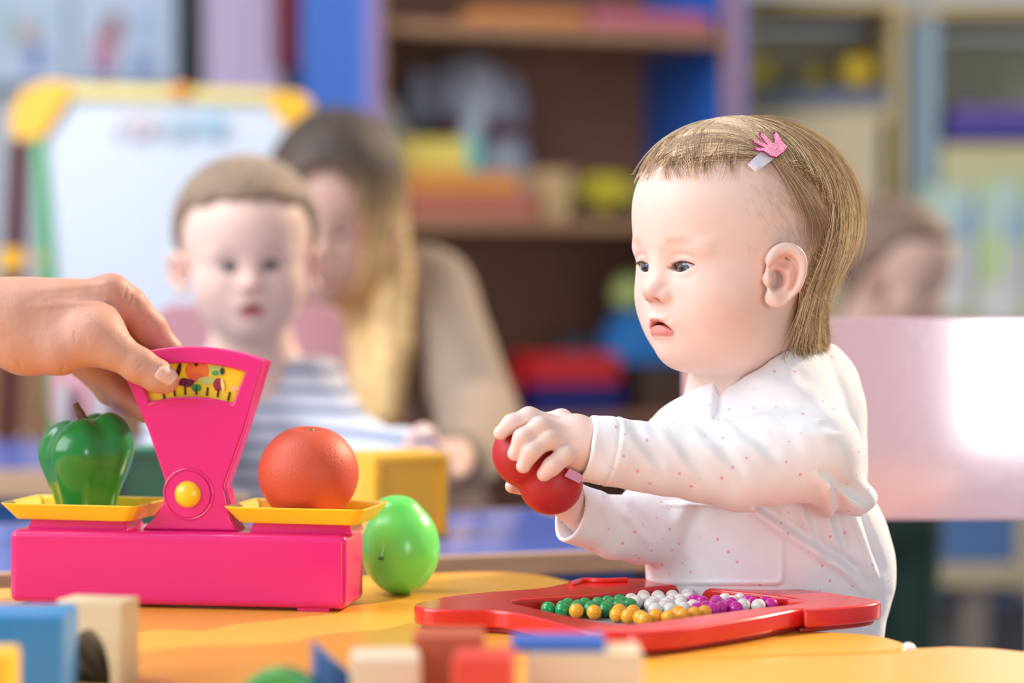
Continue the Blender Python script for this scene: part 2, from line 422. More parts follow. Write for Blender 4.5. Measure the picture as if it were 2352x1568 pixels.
# bottom shelf pieces
onshelf('crate', 'red plastic crate stacked on a navy crate in the lower bookcase', 'crate', pxu(1300, .1), .11, .42+.058, B_((.17, .14, .055)), mat('crate_red', (200, 30, 34), .4))
onshelf('crate', 'navy plastic crate under the red crate in the lower bookcase', 'crate', pxu(1300, .1), .11, .42, B_((.18, .15, .056)), mat('crate_navy', (12, 20, 100), .4))
onshelf('toy_truck', 'blue toy truck bed resting in the lower right of the bookcase', 'toy truck', pxu(1515, .12), .14, .42+.09, lambda bm: (box(bm, (0, 0, .05), (.16, .09, .10), .01), box(bm, (-.075, 0, .035), (.05, .08, .07), .01)), mat('truck_blue', (40, 120, 190), .35))
onshelf('crate', 'brown wooden crate holding up the blue toy truck', 'crate', pxu(1525, .12), .14, .42, B_((.15, .13, .088)), wood('crate_brown', (86, 60, 44), (70, 46, 34)))
onshelf('toy_ball', 'pale yellow green ball on top of the blue toy truck', 'ball', pxu(1450, .13), .14, .42+.19, lambda bm: sphere(bm, (0, 0, .036), .036), mat('ball_palegreen', (176, 190, 110), .5))
onshelf('toy_ball', 'dull blue green ball beside the pale ball in the lower bookcase', 'ball', pxu(1330, .27), .27, .42, lambda bm: sphere(bm, (0, 0, .07), .07), mat('ball_teal', (50, 90, 110), .5))
onshelf('toy_cup', 'coral toy cup on the lower shelf left of the navy crate', 'cup', pxu(1158, .06), .07, .42, lambda bm: cyl(bm, (0, 0, 0), (0, 0, .07), .026, .034), mat('cup_coral', (196, 74, 62), .5))
onshelf('toy_box', 'bright blue toy box low in the bookcase by the long haired woman', 'box', pxu(985, .06), .08, .42, B_((.07, .08, .09)), mat('box_blue2', (28, 124, 176), .5))

# ---- pale cabinets on the right
cream = wood('cream_wood', (196, 172, 120), (178, 154, 108), .55)
olive = mat('olive_back', (206, 202, 176), .7)
def cabinet(label, x0, x1, y, depth, zt, shelves, stile, colback, kick=.06):
    c = empty('shelf_unit', ((x0+x1)/2, y, 0)); tag(c, label, 'shelf unit'); n = x1-x0
    def part(nm, cc, s, m, b=.002):
        bm = bmesh.new(); box(bm, cc, s, b); return obj(nm, bm, m, parent=c)
    part('back_panel', (0, depth-.006, zt/2), (n-.02, .01, zt-.02), colback)
    for s in (-1, 1): part('side_panel', (s*(n/2-.012), depth/2, zt/2), (.024, depth, zt), stile)
    for z in shelves: part('shelf', (0, depth/2, z), (n-.05, depth-.02, .024), cream)
    part('top_panel', (0, depth/2, zt+.012), (n+.01, depth+.01, .024), cream)
    return c
def zat(py, d): return CAMZ-(py-HZ)/FPX*d
def xat(px, d): return (px-1176)/FPX*d
D1 = 4.75
cab = cabinet('pale wooden shelf unit just right of the blue bookcase, yellow toys on it', xat(1700, D1), xat(2076, D1), D1, .36, zat(20, D1), [.08, zat(250, D1)-.012], cream, olive)
bm = bmesh.new(); box(bm, (-.015, .01, (.1+zat(262, D1))/2), (xat(2050, D1)-xat(1722, D1)-.02, .02, zat(262, D1)-.1), .003); obj('door', bm, wood('door_beige', (206, 186, 148), (192, 172, 136)), parent=cab)
bm = bmesh.new(); sphere(bm, (.06, -.008, zat(500, D1)), .012); obj('knob', bm, steel, parent=[c for c in cab.children if c.name.startswith('door')][0] if cab.children else cab)
def thing(name, label, cat, loc, build, m, group=None, rz=0):
    bm = bmesh.new(); build(bm); o = obj(name, bm, m, loc=loc); o.rotation_euler.z = rz; tag(o, label, cat, group); return o
zs = zat(250, D1)
thing('storage_tray', 'long blue grey tray on the pale shelf unit under the yellow balls', 'tray', (xat(1880, D1+.1), D1+.1, zs), lambda bm: box(bm, (0, 0, .022), (.27, .12, .044), .006), mat('tray_greyblue', (104, 112, 132), .5))
ylw = mat('ball_yellow', (206, 186, 40), .5)
for px, r, nm, m_ in ((1740, .034, 'lime yellow ball at the left end of the blue grey tray', ylw), (1872, .024, 'small dull yellow ball in the middle of the blue grey tray', mat('ball_dull', (170, 150, 50), .6)), (1972, .036, 'warm yellow ball at the right end of the blue grey tray', mat('ball_warm', (216, 178, 40), .5))):
    thing('toy_ball', nm, 'ball', (xat(px, D1+.1), D1+.1, zs+.044+r), lambda bm: sphere(bm, (0, 0, 0), r), m_)
D2 = 4.55
cab2 = cabinet('pale shelf unit at the right edge with a bluish side and violet books', xat(2126, D2), xat(2560, D2), D2, .34, zat(35, D2), [.08, zat(330, D2)-.012], mat('bluegrey_side', (140, 158, 168), .6), olive)
z2 = zat(318, D2)
for i, (c_, lab) in enumerate((((66, 62, 150), 'indigo picture book lying at the bottom of the violet stack'), ((78, 60, 140), 'violet picture book lying in the middle of the small stack'), ((110, 80, 150), 'mauve picture book on top of the violet stack'))):
    thing('book', lab, 'book', (xat(2272+4*i, D2+.06), D2+.08, z2+.021*i), lambda bm: box(bm, (0, 0, .0105), (.19-.01*i, .13, .0195), .002), mat('book%d' % i, c_, .5), group='picture books stacked on the right shelf unit')
bm = bmesh.new(); box(bm, (0, .012, (zat(345, D2)+.1)/2), (xat(2560, D2)-xat(2126, D2)-.06, .012, zat(345, D2)-.1), .002); o = obj('door', bm, None, parent=cab2)
# a door with children's pictures on it: procedural patches
pm = bpy.data.materials.new('picture_door'); pm.use_nodes = True; nt = pm.node_tree; b = nt.nodes['Principled BSDF']; b.inputs['Roughness'].default_value = .6
tcn = nt.nodes.new('ShaderNodeTexCoord'); vo = nt.nodes.new('ShaderNodeTexVoronoi'); vo.inputs['Scale'].default_value = 11
rr = nt.nodes.new('ShaderNodeValToRGB'); sp_ = nt.nodes.new('ShaderNodeSeparateColor'); rr.color_ramp.interpolation = 'CONSTANT'
cols = [(186, 206, 214), (200, 196, 150), (176, 196, 184), (196, 190, 196), (150, 172, 194), (186, 200, 150), (210, 206, 200), (180, 150, 158)]
for i, c_ in enumerate(cols):
    e = rr.color_ramp.elements[i] if i < 2 else rr.color_ramp.elements.new(i/len(cols)); e.position = i/len(cols); e.color = (*S2L(c_), 1)
nt.links.new(tcn.outputs['Object'], vo.inputs['Vector']); nt.links.new(vo.outputs['Color'], sp_.inputs[0]); nt.links.new(sp_.outputs[0], rr.inputs[0]); nt.links.new(rr.outputs[0], b.inputs['Base Color'])
o.data.materials.clear(); o.data.materials.append(mat('door_cream', (190, 184, 140), .6))
for i, (px0, py0, px1, py1) in enumerate(((2120, 430, 2235, 720), (2245, 420, 2352, 740), (2362, 420, 2460, 720))):
    dd = D2-.004
    thing('child_drawing', ('pale blue green drawing taped on the door of the right shelf unit', 'colourful drawing with a blue and mauve figure on the right shelf unit', 'drawing taped furthest right on the right shelf unit')[i], 'drawing',
          (xat((px0+px1)/2, dd), dd, zat((py0+py1)/2, dd)), lambda bm: box(bm, (0, 0, 0), ((px1-px0)/FPX*dd, .004, (py1-py0)/FPX*dd)), pm)
# small low bench with blue panel, lower right
D3 = 3.9
bn = empty('toy_cot', (xat(2230, D3), D3, 0)); tag(bn, 'low pale wooden toy cot with blue panel under the pink chair back', 'toy cot')
def bp(nm, x0, y0, x1, y1, w0, w1, m):
    bm = bmesh.new(); cx = (xat(x0, D3)+xat(x1, D3))/2-bn.location.x; z0, z1 = zat(y1, D3), zat(y0, D3)
    box(bm, (cx, (w0+w1)/2, (z0+z1)/2), (xat(x1, D3)-xat(x0, D3), w1-w0, z1-z0), .004); return obj(nm, bm, m, parent=bn)
pale = wood('pale_wood', (190, 170, 138), (172, 152, 120))
bp('post', 2080, 1120, 2122, 1370, 0, .03, pale); bp('post', 2335, 1120, 2380, 1370, 0, .03, pale)
bp('side_panel', 2122, 1150, 2335, 1292, .005, .02, mat('cot_blue', (70, 106, 156), .5))['label'] = 'blue panel'
bp('rail', 2080, 1292, 2420, 1345, -.02, .14, pale)
bp('leg', 2205, 1345, 2275, 1602, .0, .05, mat('leg_grey_brown', (128, 116, 106), .6))
bp('leg', 2400, 1345, 2450, 1602, .0, .05, mat('leg_grey_brown', (128, 116, 106), .6))
bp('base_panel', 2040, 1405, 2460, 1602, .055, .3, mat('cot_base', (90, 84, 90), .6))
bp('lower_shelf', 2060, 1368, 2460, 1405, .055, .3, mat('cot_shelf', (100, 122, 160), .5))

# ---- easel
E = 3.45
ez = empty('easel', (xat(380, E), E+.1, 0)); tag(ez, 'double sided children\'s whiteboard easel with yellow corners and green legs', 'easel')
def ep(px, py, dd=0): v = P(px, py, E+dd); return (v.x-ez.location.x, v.y-ez.location.y, v.z)
def quadslab(nm, c4, t, m, lab=None, bev=.004):
    bm = bmesh.new(); a = [bm.verts.new(q) for q in c4]; b = [bm.verts.new((q[0], q[1]+t, q[2])) for q in c4]
    fs = [bm.faces.new(a), bm.faces.new(b[::-1])]
    for i in range(len(c4)): fs.append(bm.faces.new((a[i], b[i], b[(i+1) % len(c4)], a[(i+1) % len(c4)])))
    bmesh.ops.recalc_face_normals(bm, faces=fs)
    if bev: bmesh.ops.bevel(bm, geom=list(bm.edges), offset=bev, segments=2, affect='EDGES')
    o = obj(nm, bm, m, parent=ez)
    if lab: o['label'] = lab
    return o
wb = quadslab('whiteboard', [ep(90, 215), ep(665, 225), ep(690, 905, -.06), ep(118, 905, -.06)], .012, mat('whiteboard', (198, 203, 214), .35, coat=.2))
eyel = mat('easel_yellow', (238, 178, 40), .4); egreen = mat('easel_green', (60, 160, 96), .4)
quadslab('top_rail', [ep(120, 190, -.01), ep(650, 208, -.01), ep(650, 238, -.012), ep(120, 226, -.012)], .03, mat('rail_straw', (226, 204, 120), .5))
quadslab('corner_piece', [ep(20, 270, -.012), ep(45, 210, -.012), ep(105, 183, -.012), ep(172, 190, -.012), ep(150, 245, -.012), ep(95, 325, -.02), ep(28, 320, -.02)], .04, eyel)
quadslab('corner_piece', [ep(605, 208, -.012), ep(690, 210, -.012), ep(722, 240, -.012), ep(700, 290, -.016), ep(668, 300, -.016), ep(628, 262, -.014)], .04, eyel)
quadslab('clip', [ep(385, 192, -.016), ep(440, 192, -.016), ep(432, 226, -.018), ep(392, 226, -.018)], .012, mat('clip_orange', (226, 150, 40), .4))
quadslab('leg', [ep(72, 300, -.016), ep(100, 300, -.016), ep(170, 1255, -.10), ep(135, 1255, -.10)], .025, egreen)
quadslab('leg', [ep(668, 290, -.016), ep(690, 290, -.016), ep(780, 1255, -.10), ep(748, 1255, -.10)], .025, egreen)
for nm in ():
    pass
quadslab('rear_leg', [ep(22, 320, .03), ep(62, 320, .03), ep(25, 1240, .5), ep(-15, 1240, .5)], .02, mat('rear_leg_red', (116, 44, 44), .5))['label'] = 'dark red rear leg'
quadslab('bracket', [ep(-5, 572, .0), ep(52, 572, .0), ep(50, 622, .0), ep(-5, 622, .0)], .03, eyel)
quadslab('bracket', [ep(84, 572, -.04), ep(118, 572, -.04), ep(120, 615, -.04), ep(86, 615, -.04)], .03, eyel)
for i, (px, c_) in enumerate(((275, (226, 212, 216)), (315, (228, 206, 208)), (355, (226, 208, 206)), (400, (186, 210, 222)), (440, (172, 206, 224)), (490, (148, 202, 222)))):
    bm = bmesh.new(); s = .011
    cx, cy, cz = ep(px, 287, -.0175); R_ = s*1.1
    if i % 2: tube(bm, [(cx+math.cos(a)*R_, cy, cz+math.sin(a)*R_*1.2) for a in [k*math.pi/6 for k in range(12)]], .0035, closed=True)
    else:
        tube(bm, [(cx-R_, cy, cz-R_*1.2), (cx, cy, cz+R_*1.2), (cx+R_, cy, cz-R_*1.2)], .0035)
    obj('letter', bm, mat('pale_letter%d' % i, c_, .5), parent=wb)
# the floor drops out of view; easel legs reach it
# low brown cupboard behind the easel
cu = empty('cupboard', (xat(20, 4.3), 4.3, 0)); tag(cu, 'low brown cupboard with yellow trim behind the easel, left edge', 'cupboard')
def cup(nm, x, y, z, sx, sy, sz, m, par=None):
    bm = bmesh.new(); box(bm, (x, y, z), (sx, sy, sz), .004); return obj(nm, bm, m, parent=par or cu)
cup('carcass', 0, .2, .32, .62, .36, .64, wood('cupboard_brown', (150, 108, 72), (132, 92, 60)))
for s in (-1, 1):
    dr_ = cup('door', s*.152, .012, .30, .29, .018, .52, wood('cupboard_door', (140, 98, 64), (122, 84, 54)))
    cup('handle', s*.03, -.006, .36, .012, .016, .07, steel, dr_)
cup('top_trim', 0, .2, .65, .64, .38, .022, eyel)
thing('toy_ball', 'orange yellow ball on the floor before the brown cupboard', 'ball', (xat(15, 4.0), 4.0, .11), lambda bm: sphere(bm, (0, 0, 0), .11), mat('ball_amber', (220, 150, 30), .5))
# ---- wall left: posters and hanging cloths
D4 = 5.66
def poster(label, px0, py0, px1, py1, c_, figs):
    o = empty('poster', (xat((px0+px1)/2, D4), D4, zat((py0+py1)/2, D4))); tag(o, label, 'poster')
    bm = bmesh.new(); box(bm, (0, .01, 0), ((px1-px0)/FPX*D4, .006, (py1-py0)/FPX*D4)); sh = obj('sheet', bm, mat('poster_sheet', c_, .6), parent=o)
    for (x, y, rx, ry, fc) in figs:
        bm = bmesh.new(); cyl(bm, (0, 0, 0), (0, .003, 0), 1, seg=20); bmesh.ops.scale(bm, vec=(rx/FPX*D4, 1, ry/FPX*D4), verts=bm.verts)
        bmesh.ops.translate(bm, vec=(xat(x, D4)-o.location.x, .003+.0001*len(sh.children), zat(y, D4)-o.location.z), verts=bm.verts)
        obj('figure_print', bm, mat('fig%s' % (fc,), fc, .7), parent=sh)
poster('pale blue poster with small orange and blue figures, top left corner', -120, -160, 155, 190, (186, 200, 222), [(62, 75, 22, 28, (190, 160, 130)), (80, 130, 22, 36, (110, 130, 190)), (100, 40, 20, 30, (176, 200, 216)), (10, 60, 18, 60, (160, 190, 190))])
poster('pale blue poster with a red haired figure above the easel', 165, -160, 402, 190, (184, 196, 218), [(262, 60, 22, 34, (150, 96, 90)), (240, 115, 26, 50, (190, 120, 140)), (235, 160, 28, 22, (110, 110, 170)), (325, 150, 28, 28, (120, 140, 190)), (330, 60, 18, 40, (160, 186, 214))])
def cloth(label, px0, px1, py1, c_, d, amp=.01, slant=0, cat='curtain', name='curtain'):
    bm = bmesh.new(); n = 40; zt = zat(-140, d); zb = zat(py1, d); rows = 10
    x0, x1 = xat(px0, d), xat(px1, d); g = []
    for side in (0, 1):
        gr = []
        for r in range(rows+1):
            t_ = r/rows; z = zt+(zb-zt)*t_
            gr.append([bm.verts.new((x0+(x1-x0)*k/n+slant*t_*(k/n-.5), d+amp*math.sin(k*.9+t_)+.006*side, z)) for k in range(n+1)])
        g.append(gr)
        for r in range(rows):
            for k in range(n): bm.faces.new((gr[r][k], gr[r][k+1], gr[r+1][k+1], gr[r+1][k]))
    for r in range(rows):
        for k in (0, n): bm.faces.new((g[0][r][k], g[1][r][k], g[1][r+1][k], g[0][r+1][k]))
    for k in range(n):
        for r in (0, rows): bm.faces.new((g[0][r][k], g[1][r][k], g[1][r][k+1], g[0][r][k+1]))
    bmesh.ops.recalc_face_normals(bm, faces=bm.faces)
    tag(obj(name, bm, mat(label[:12], c_, .85, sheen=.2)), label, cat)
cloth('dark green curtain hanging behind the easel between poster and lilac curtain', 402, 470, 900, (22, 40, 28), 5.3, .012)
cloth('pale lilac curtain hanging behind the easel', 462, 640, 900, (226, 214, 236), 5.28, .02)
cloth('dark red cloth hanging beside the blue bookcase side', 628, 690, 165, (168, 18, 38), 5.2, .01, name='hanging_cloth', cat='cloth')
cloth('navy cloth hanging lowest beside the blue bookcase side', 645, 700, 420, (22, 40, 110), 5.24, .01, name='hanging_cloth', cat='cloth')
# rail for the cloths
thing('curtain_rail', 'steel rail above the hanging curtains', 'rail', (0, 5.25, zat(-145, 5.28)+.005), lambda bm: cyl(bm, (xat(380, 5.25), 0, 0), (xat(720, 5.25), 0, 0), .012), steel)
# ================================================================== pink toy scale
pink = mat('pink_plastic', (224, 32, 124), .26, coat=.3)
yelp = mat('yellow_plastic', (248, 205, 30), .28, coat=.3)
SA = math.atan2(1.62-1.658, -.1053+.3407)
SO = Vector((-.2235, 1.6395, TZ))
sc_ = empty('toy_scale', SO, SA)
tag(sc_, 'bright pink plastic toy balance scale with two yellow trays on the yellow table', 'toy scale')
def uv(px, py): return ((px-430)/3396, (1399-py)/3396)
def plate(outer, holes, w0, w1, bev=0):
    bm = bmesh.new(); es = []
    for lp in [outer]+holes:
        vs = [bm.verts.new((u, w0, v)) for u, v in lp]
        es += [bm.edges.new((vs[i], vs[(i+1) % len(vs)])) for i in range(len(vs))]
    r = bmesh.ops.triangle_fill(bm, use_beauty=True, use_dissolve=True, edges=es)
    fs = [g for g in r['geom'] if isinstance(g, bmesh.types.BMFace)]
    ex = bmesh.ops.extrude_face_region(bm, geom=fs)
    bmesh.ops.translate(bm, vec=(0, w1-w0, 0), verts=[g for g in ex['geom'] if isinstance(g, bmesh.types.BMVert)])
    bmesh.ops.recalc_face_normals(bm, faces=bm.faces)
    if bev:
        ee = [e for e in bm.edges if abs(e.verts[0].co.y-e.verts[1].co.y) < 1e-7 and len(e.link_faces) == 2 and e.calc_face_angle(0) > 1.2]
        bmesh.ops.bevel(bm, geom=ee, offset=bev, segments=3, affect='EDGES', profile=.5)
    return bm
BL, BDp, BHt = .2372, .056, .052
bm = bmesh.new(); box(bm, (-.005, BDp/2, BHt/2+.001), (BL, BDp, BHt-.002), .0055, seg=4)
for x in (-.10, .09):
    for y in (.010, BDp-.010): box(bm, (x, y, .0015), (.022, .012, .003), .0005)
obj('base', bm, pink, parent=sc_)
apex = uv(432, 1290)
cuv = lambda a, r: (apex[0]+r*math.sin(a), apex[1]+r*math.cos(a))
R1 = (1290-795)/3396
aL, aR = math.radians(-20.6), math.radians(21.2)
fan = [uv(318, 1222), uv(345, 1195), uv(382, 1135)] + [uv(376, 1118), uv(330, 985)]
fan += [cuv(aL+(aR-aL)*k/24, R1) for k in range(25)]
fan += [uv(562, 985), uv(513, 1118), uv(520, 1140), uv(530, 1195), uv(548, 1222)]
win = [cuv(math.radians(-15.5)+math.radians(32.5)*k/20, R1-.0115) for k in range(21)] + [cuv(math.radians(16.0)-math.radians(31)*k/20, R1-.0345) for k in range(21)]
obj('stand', plate(fan, [win], .014, .0205, .0016), pink, parent=sc_)
obj('stand_back', plate([(u*.985+.0, v*.995) for u, v in fan], [], .0215, .038, .002), pink, parent=sc_)
dial = obj('dial', plate([(u, v) for u, v in [cuv(math.radians(-17)+math.radians(35.5)*k/20, R1-.008) for k in range(21)]+[cuv(math.radians(18)-math.radians(34)*k/20, R1-.038) for k in range(21)]], [], .0190, .0216), mat('dial_yellow', (240, 205, 40), .35), parent=sc_)
dial['label'] = 'yellow dial with printed fruit and tick marks'
def disc(name, px, py, rx, ry, c_, w=.0189, rot=0, seg=20, blob=None):
    u, v = uv(px, py); bm = bmesh.new(); pts = []
    for k in range(seg):
        a = 2*math.pi*k/seg; r_ = 1+(.12*math.sin(blob*a) if blob else 0)
        x, y = rx*math.cos(a)*r_/3396, ry*math.sin(a)*r_/3396
        pts.append((u+x*math.cos(rot)-y*math.sin(rot), v+x*math.sin(rot)+y*math.cos(rot)))
    prism(bm, pts, w-.0002, w+.0002); obj(name, bm, mat('print%s' % (c_,), c_, .4), parent=dial)
disc('fruit_print', 446, 852, 29, 24, (226, 110, 50)); disc('fruit_print', 444, 868, 18, 10, (214, 96, 60), .0187)
disc('leaf_print', 492, 850, 17, 14, (176, 196, 110), .0186, blob=5); disc('leaf_print', 491, 857, 9, 6, (80, 160, 90), .0184)
disc('leaf_print', 470, 875, 22, 9, (180, 190, 110), .0183); disc('fruit_print', 420, 880, 20, 10, (96, 24, 74), .0185, blob=4)
disc('leaf_print', 445, 892, 12, 9, (44, 140, 70), .0181); disc('fruit_print', 497, 884, 11, 15, (150, 36, 66), .0181)
disc('fruit_print', 508, 884, 4, 15, (240, 214, 140), .0179, rot=.15); disc('fruit_print', 536, 893, 13, 6, (240, 190, 130), .0185)
disc('eye_print', 444, 835, 5, 7, (40, 30, 30), .0184); disc('eye_print', 507, 853, 5, 8, (40, 46, 40), .0181)
disc('stem_print', 402, 852, 5, 18, (50, 24, 24), .0183, rot=-.25)
for px, py in ((366, 905), (392, 898), (418, 894), (445, 894), (471, 896), (497, 899), (523, 907)):
    bm = bmesh.new(); u, v = uv(px, py+4); a = math.atan2(u-apex[0], v-apex[1]); L_ = 20/3396
    x, y = math.sin(a), math.cos(a); q = [(u-.0006*y-x*L_/2, v+.0006*x-y*L_/2), (u+.0006*y-x*L_/2, v-.0006*x-y*L_/2), (u+.0006*y+x*L_/2, v-.0006*x+y*L_/2), (u-.0006*y+x*L_/2, v+.0006*x+y*L_/2)]
    prism(bm, q, .0179, .0189); obj('tick_mark', bm, mat('tick_black', (60, 40, 20), .5), parent=dial)
# raised rim around the window and pivot boss
ku, kv = uv(430, 1138)
bm = bmesh.new(); tube(bm, [(ku+math.sin(a)*.0172, .0142, kv+math.cos(a)*.0172) for a in [2*math.pi*k/40 for k in range(40)]], .0010, closed=True); obj('boss_ring', bm, pink, parent=sc_)
bm = bmesh.new(); cyl(bm, (ku, .0125, kv), (ku, .016, kv), .0155, seg=40); obj('boss', bm, pink, parent=sc_)
bm = bmesh.new(); sphere(bm, (ku, .0125, kv), (.0092, .0055, .0092), 32); obj('pivot_knob', bm, yelp, parent=sc_)['label'] = 'round yellow pivot knob'
bm = bmesh.new(); tube(bm, [(*[cuv(math.radians(-15.4)+math.radians(31.5)*k/16, R1-.0365)][0][:1], .0142, cuv(math.radians(-15.4)+math.radians(31.5)*k/16, R1-.0365)[1]) for k in range(17)], .0007); obj('rib', bm, pink, parent=sc_)
def f_tray(sx, sy, hh, t=.0022):
    def f(p):
        z = np.clip(p[:, 2]/hh, 0, 1)
        ex = sx/2-.0085+.0085*z; ey = sy/2-.0085+.0085*z
        q = np.abs(p[:, :2])-np.stack([ex, ey], 1)+.006
        dd = np.sqrt((np.maximum(q, 0)**2).sum(1))+np.minimum(q.max(1), 0)-.006
        outer = np.maximum(dd, np.maximum(p[:, 2]-hh, -p[:, 2]))
        inner = np.maximum(dd+t, -(p[:, 2]-t))
        return smax(outer, -inner, .0012)
    return f
TRZ = .0585
trays = []
for cx, sx in ((-.0785, .102), (.0795, .100)):
    o = mesh_sdf('tray', f_tray(sx, .066, .0115), (-.058, -.04, -.003), (.058, .04, .015), .0010, yelp, sc_)
    o.location = (cx, .030, TRZ); o.rotation_euler.z = math.radians(-4); trays.append((cx, .03))
    bm = bmesh.new(); prism(bm, [(-.036, BHt-.001), (.036, BHt-.001), (.033, TRZ+.0005), (-.033, TRZ+.0005)], .012, .048, bev=.001); q = obj('tray_support', bm, pink, parent=sc_); q.location.x = cx
SM = Matrix.Translation(SO) @ Matrix.Rotation(SA, 4, 'Z')
# ---- pepper on the left tray
pv = SM @ Vector((-.0790, .031, TRZ+.0022))
pp = empty('toy_pepper', pv); tag(pp, 'glossy green plastic bell pepper standing on the left yellow tray', 'toy vegetable')
def f_pepper(p):
    x, y, z = p.T; a = np.arctan2(y, x); r = np.sqrt(x*x+y*y)
    t = np.clip(z/.066, 0, 1)
    prof = .0205+.0135*sst(t, 0, .72)
    lob = 1-.10*np.abs(np.cos(2*(a+.95)))**5*sst(r, .002, .02)
    top = .0690-.011*np.exp(-(r/.0085)**2)+.0035*np.cos(a-.2)*sst(r, 0, .02)-.0035*np.abs(np.cos(2*(a+.95)))**3*sst(r, .004, .018)
    d = (r-prof*lob*1.0)*.85
    return smax(smax(d, (z-top)*.8, .024), -z, .005)
mesh_sdf('body', f_pepper, (-.045, -.045, -.002), (.045, .045, .082), .0009, mat('pepper_green', (30, 128, 56), .24, coat=.25), pp)
bm = bmesh.new(); tube(bm, openline([(.002, 0, .050), (.001, 0, .060), (-.003, 0, .068), (-.0075, 0, .0765)], 4), [.0046]*3+[.0036]*3+[.0030]*4+[.0024]*3, seg=12); obj('stem', bm, mat('stem_brown', (104, 66, 40), .6), parent=pp)
# ---- orange on the right tray
ov = SM @ Vector((.0800, .031, TRZ+.0022))
og = empty('toy_orange', ov); tag(og, 'red orange plastic toy orange with dimpled skin on the right yellow tray', 'toy fruit')
def f_orange(p):
    d = ell(p, (0, 0, .0300), (.0345, .0345, .0330))
    d = smax(d, -ell(p, (.002, -.004, .0655), (.010, .009, .0075)), .006)
    return smax(d, -p[:, 2], .003)
o_ = mesh_sdf('body', f_orange, (-.04, -.04, -.002), (.04, .04, .07), .0009, mat('orange_peel', (200, 78, 48), .52, bump=.35, bscale=600), og)
bm = bmesh.new(); cyl(bm, (.002, -.004, .0595), (.002, -.004, .0612), .0028, .0018, 10); obj('stem_scar', bm, mat('scar_green', (150, 110, 50), .6), parent=og)
# ---- translucent green fruit behind the scale
x_, y_ = TP(920, 1364)
gf = empty('toy_lime', (x_, y_, TZ)); tag(gf, 'bright translucent green plastic lime lying on the table behind the scale', 'toy fruit')
def f_lime(p):
    d = ell(p, (0, 0, .0330), (.0278, .029, .0330))
    d = smin(d, ell(p, (-.004, 0, .062), (.013, .013, .007)), .01)
    return d
limem = mat('lime_green', (112, 224, 104), .28, sss=.8, coat=.2)
lb = limem.node_tree.nodes['Principled BSDF']; lb.inputs['Subsurface Radius'].default_value = (.5, 1, .4); lb.inputs['Subsurface Scale'].default_value = .02
mesh_sdf('body', f_lime, (-.034, -.034, -.002), (.034, .034, .075), .001, limem, gf)
bm = bmesh.new(); tube(bm, openline([(-.012, -.0268, .030), (-.0095, -.0258, .040), (-.006, -.0228, .049), (-.003, -.016, .058)], 5), .0006); obj('seam', bm, mat('seam_green', (150, 235, 140), .3), parent=gf)['label'] = 'pale moulding seam'
bm = bmesh.new(); sphere(bm, (-.0125, -.0264, .0285), (.0020, .0014, .0016), 10); obj('stem_scar', bm, mat('scar_dark', (60, 110, 60), .6), parent=gf)
# ---- blocks on the blue table
def hollow_brick(name, label, px, py, d, w, h, rz, c_, cat='toy block'):
    v = P(px, py, d); e = empty(name, (v.x, v.y, TZ), rz); tag(e, label, cat)
    bm = bmesh.new(); box(bm, (0, 0, h/2), (w, w*.9, h), .004)
    f = min(bm.faces, key=lambda f: f.calc_center_median().y-f.calc_area()*10)
    r = bmesh.ops.inset_region(bm, faces=[f], thickness=w*.07); r2 = bmesh.ops.extrude_face_region(bm, geom=[f])
    vs = [g for g in r2['geom'] if isinstance(g, bmesh.types.BMVert)]; bmesh.ops.translate(bm, vec=(0, .004, 0), verts=vs)
    try: bmesh.ops.delete(bm, geom=[f], context='FACES_ONLY')
    except Exception: pass
    obj('shell', bm, mat(name+str(c_), c_, .3, coat=.3), parent=e); return e
hollow_brick('toy_brick', 'large yellow plastic brick on the blue table behind the green lime', 915, 1232, 2.09, .070, .0735, math.radians(24), (252, 190, 44))
hollow_brick('toy_brick', 'dark green plastic brick on the blue table behind the pepper', 330, 1200, 2.10, .058, .078, math.radians(10), (30, 112, 76))
thing('toy_block', 'small wooden block on the blue table seen just right of the scale waist', 'toy block', (xat(538, 2.1), 2.1, TZ), lambda bm: box(bm, (0, 0, .018), (.022, .02, .036), .002), wood('oak_small', (176, 150, 118), (150, 128, 100)))
# ---- foreground blocks
fb = [
 ('toy_block', 'blue wooden cube block in the lower left corner, nearest the viewer', (42, 1412), 1.26, (.047, .045), 0, (34, 128, 196), 4),
 ('toy_block', 'yellow wooden block peeking in at the very lower left corner', (-52, 1500), 1.17, (.030, .03), 0, (238, 190, 40), 4),
 ('toy_block', 'cream wooden block in the front row right of the blue triangle', (880, 1510), 1.20, (.035, .035), 4, (222, 204, 180), 4),
 ('toy_block', 'brown red wooden block standing behind the red cube in the front row', (1030, 1458), 1.24, (.037, .03), 0, (190, 92, 62), 4),
 ('toy_block', 'red wooden cube block at the bottom, in front of the brown red block', (1112, 1508), 1.17, (.030, .03), -3, (222, 68, 56), 4),
]
for nm, lab, (px, py), d, (w, dp), rz, c_, _ in fb:
    v = P(px, py, d); hgt = v.z-TZ
    thing(nm, lab, 'toy block', (v.x, v.y+dp/2, TZ), lambda bm: box(bm, (0, 0, hgt/2), (w, dp, hgt), .0025), mat('paint%s' % (c_,), c_, .35, coat=.2), rz=math.radians(rz))
creamw = wood('maple', (238, 214, 176), (224, 196, 154))
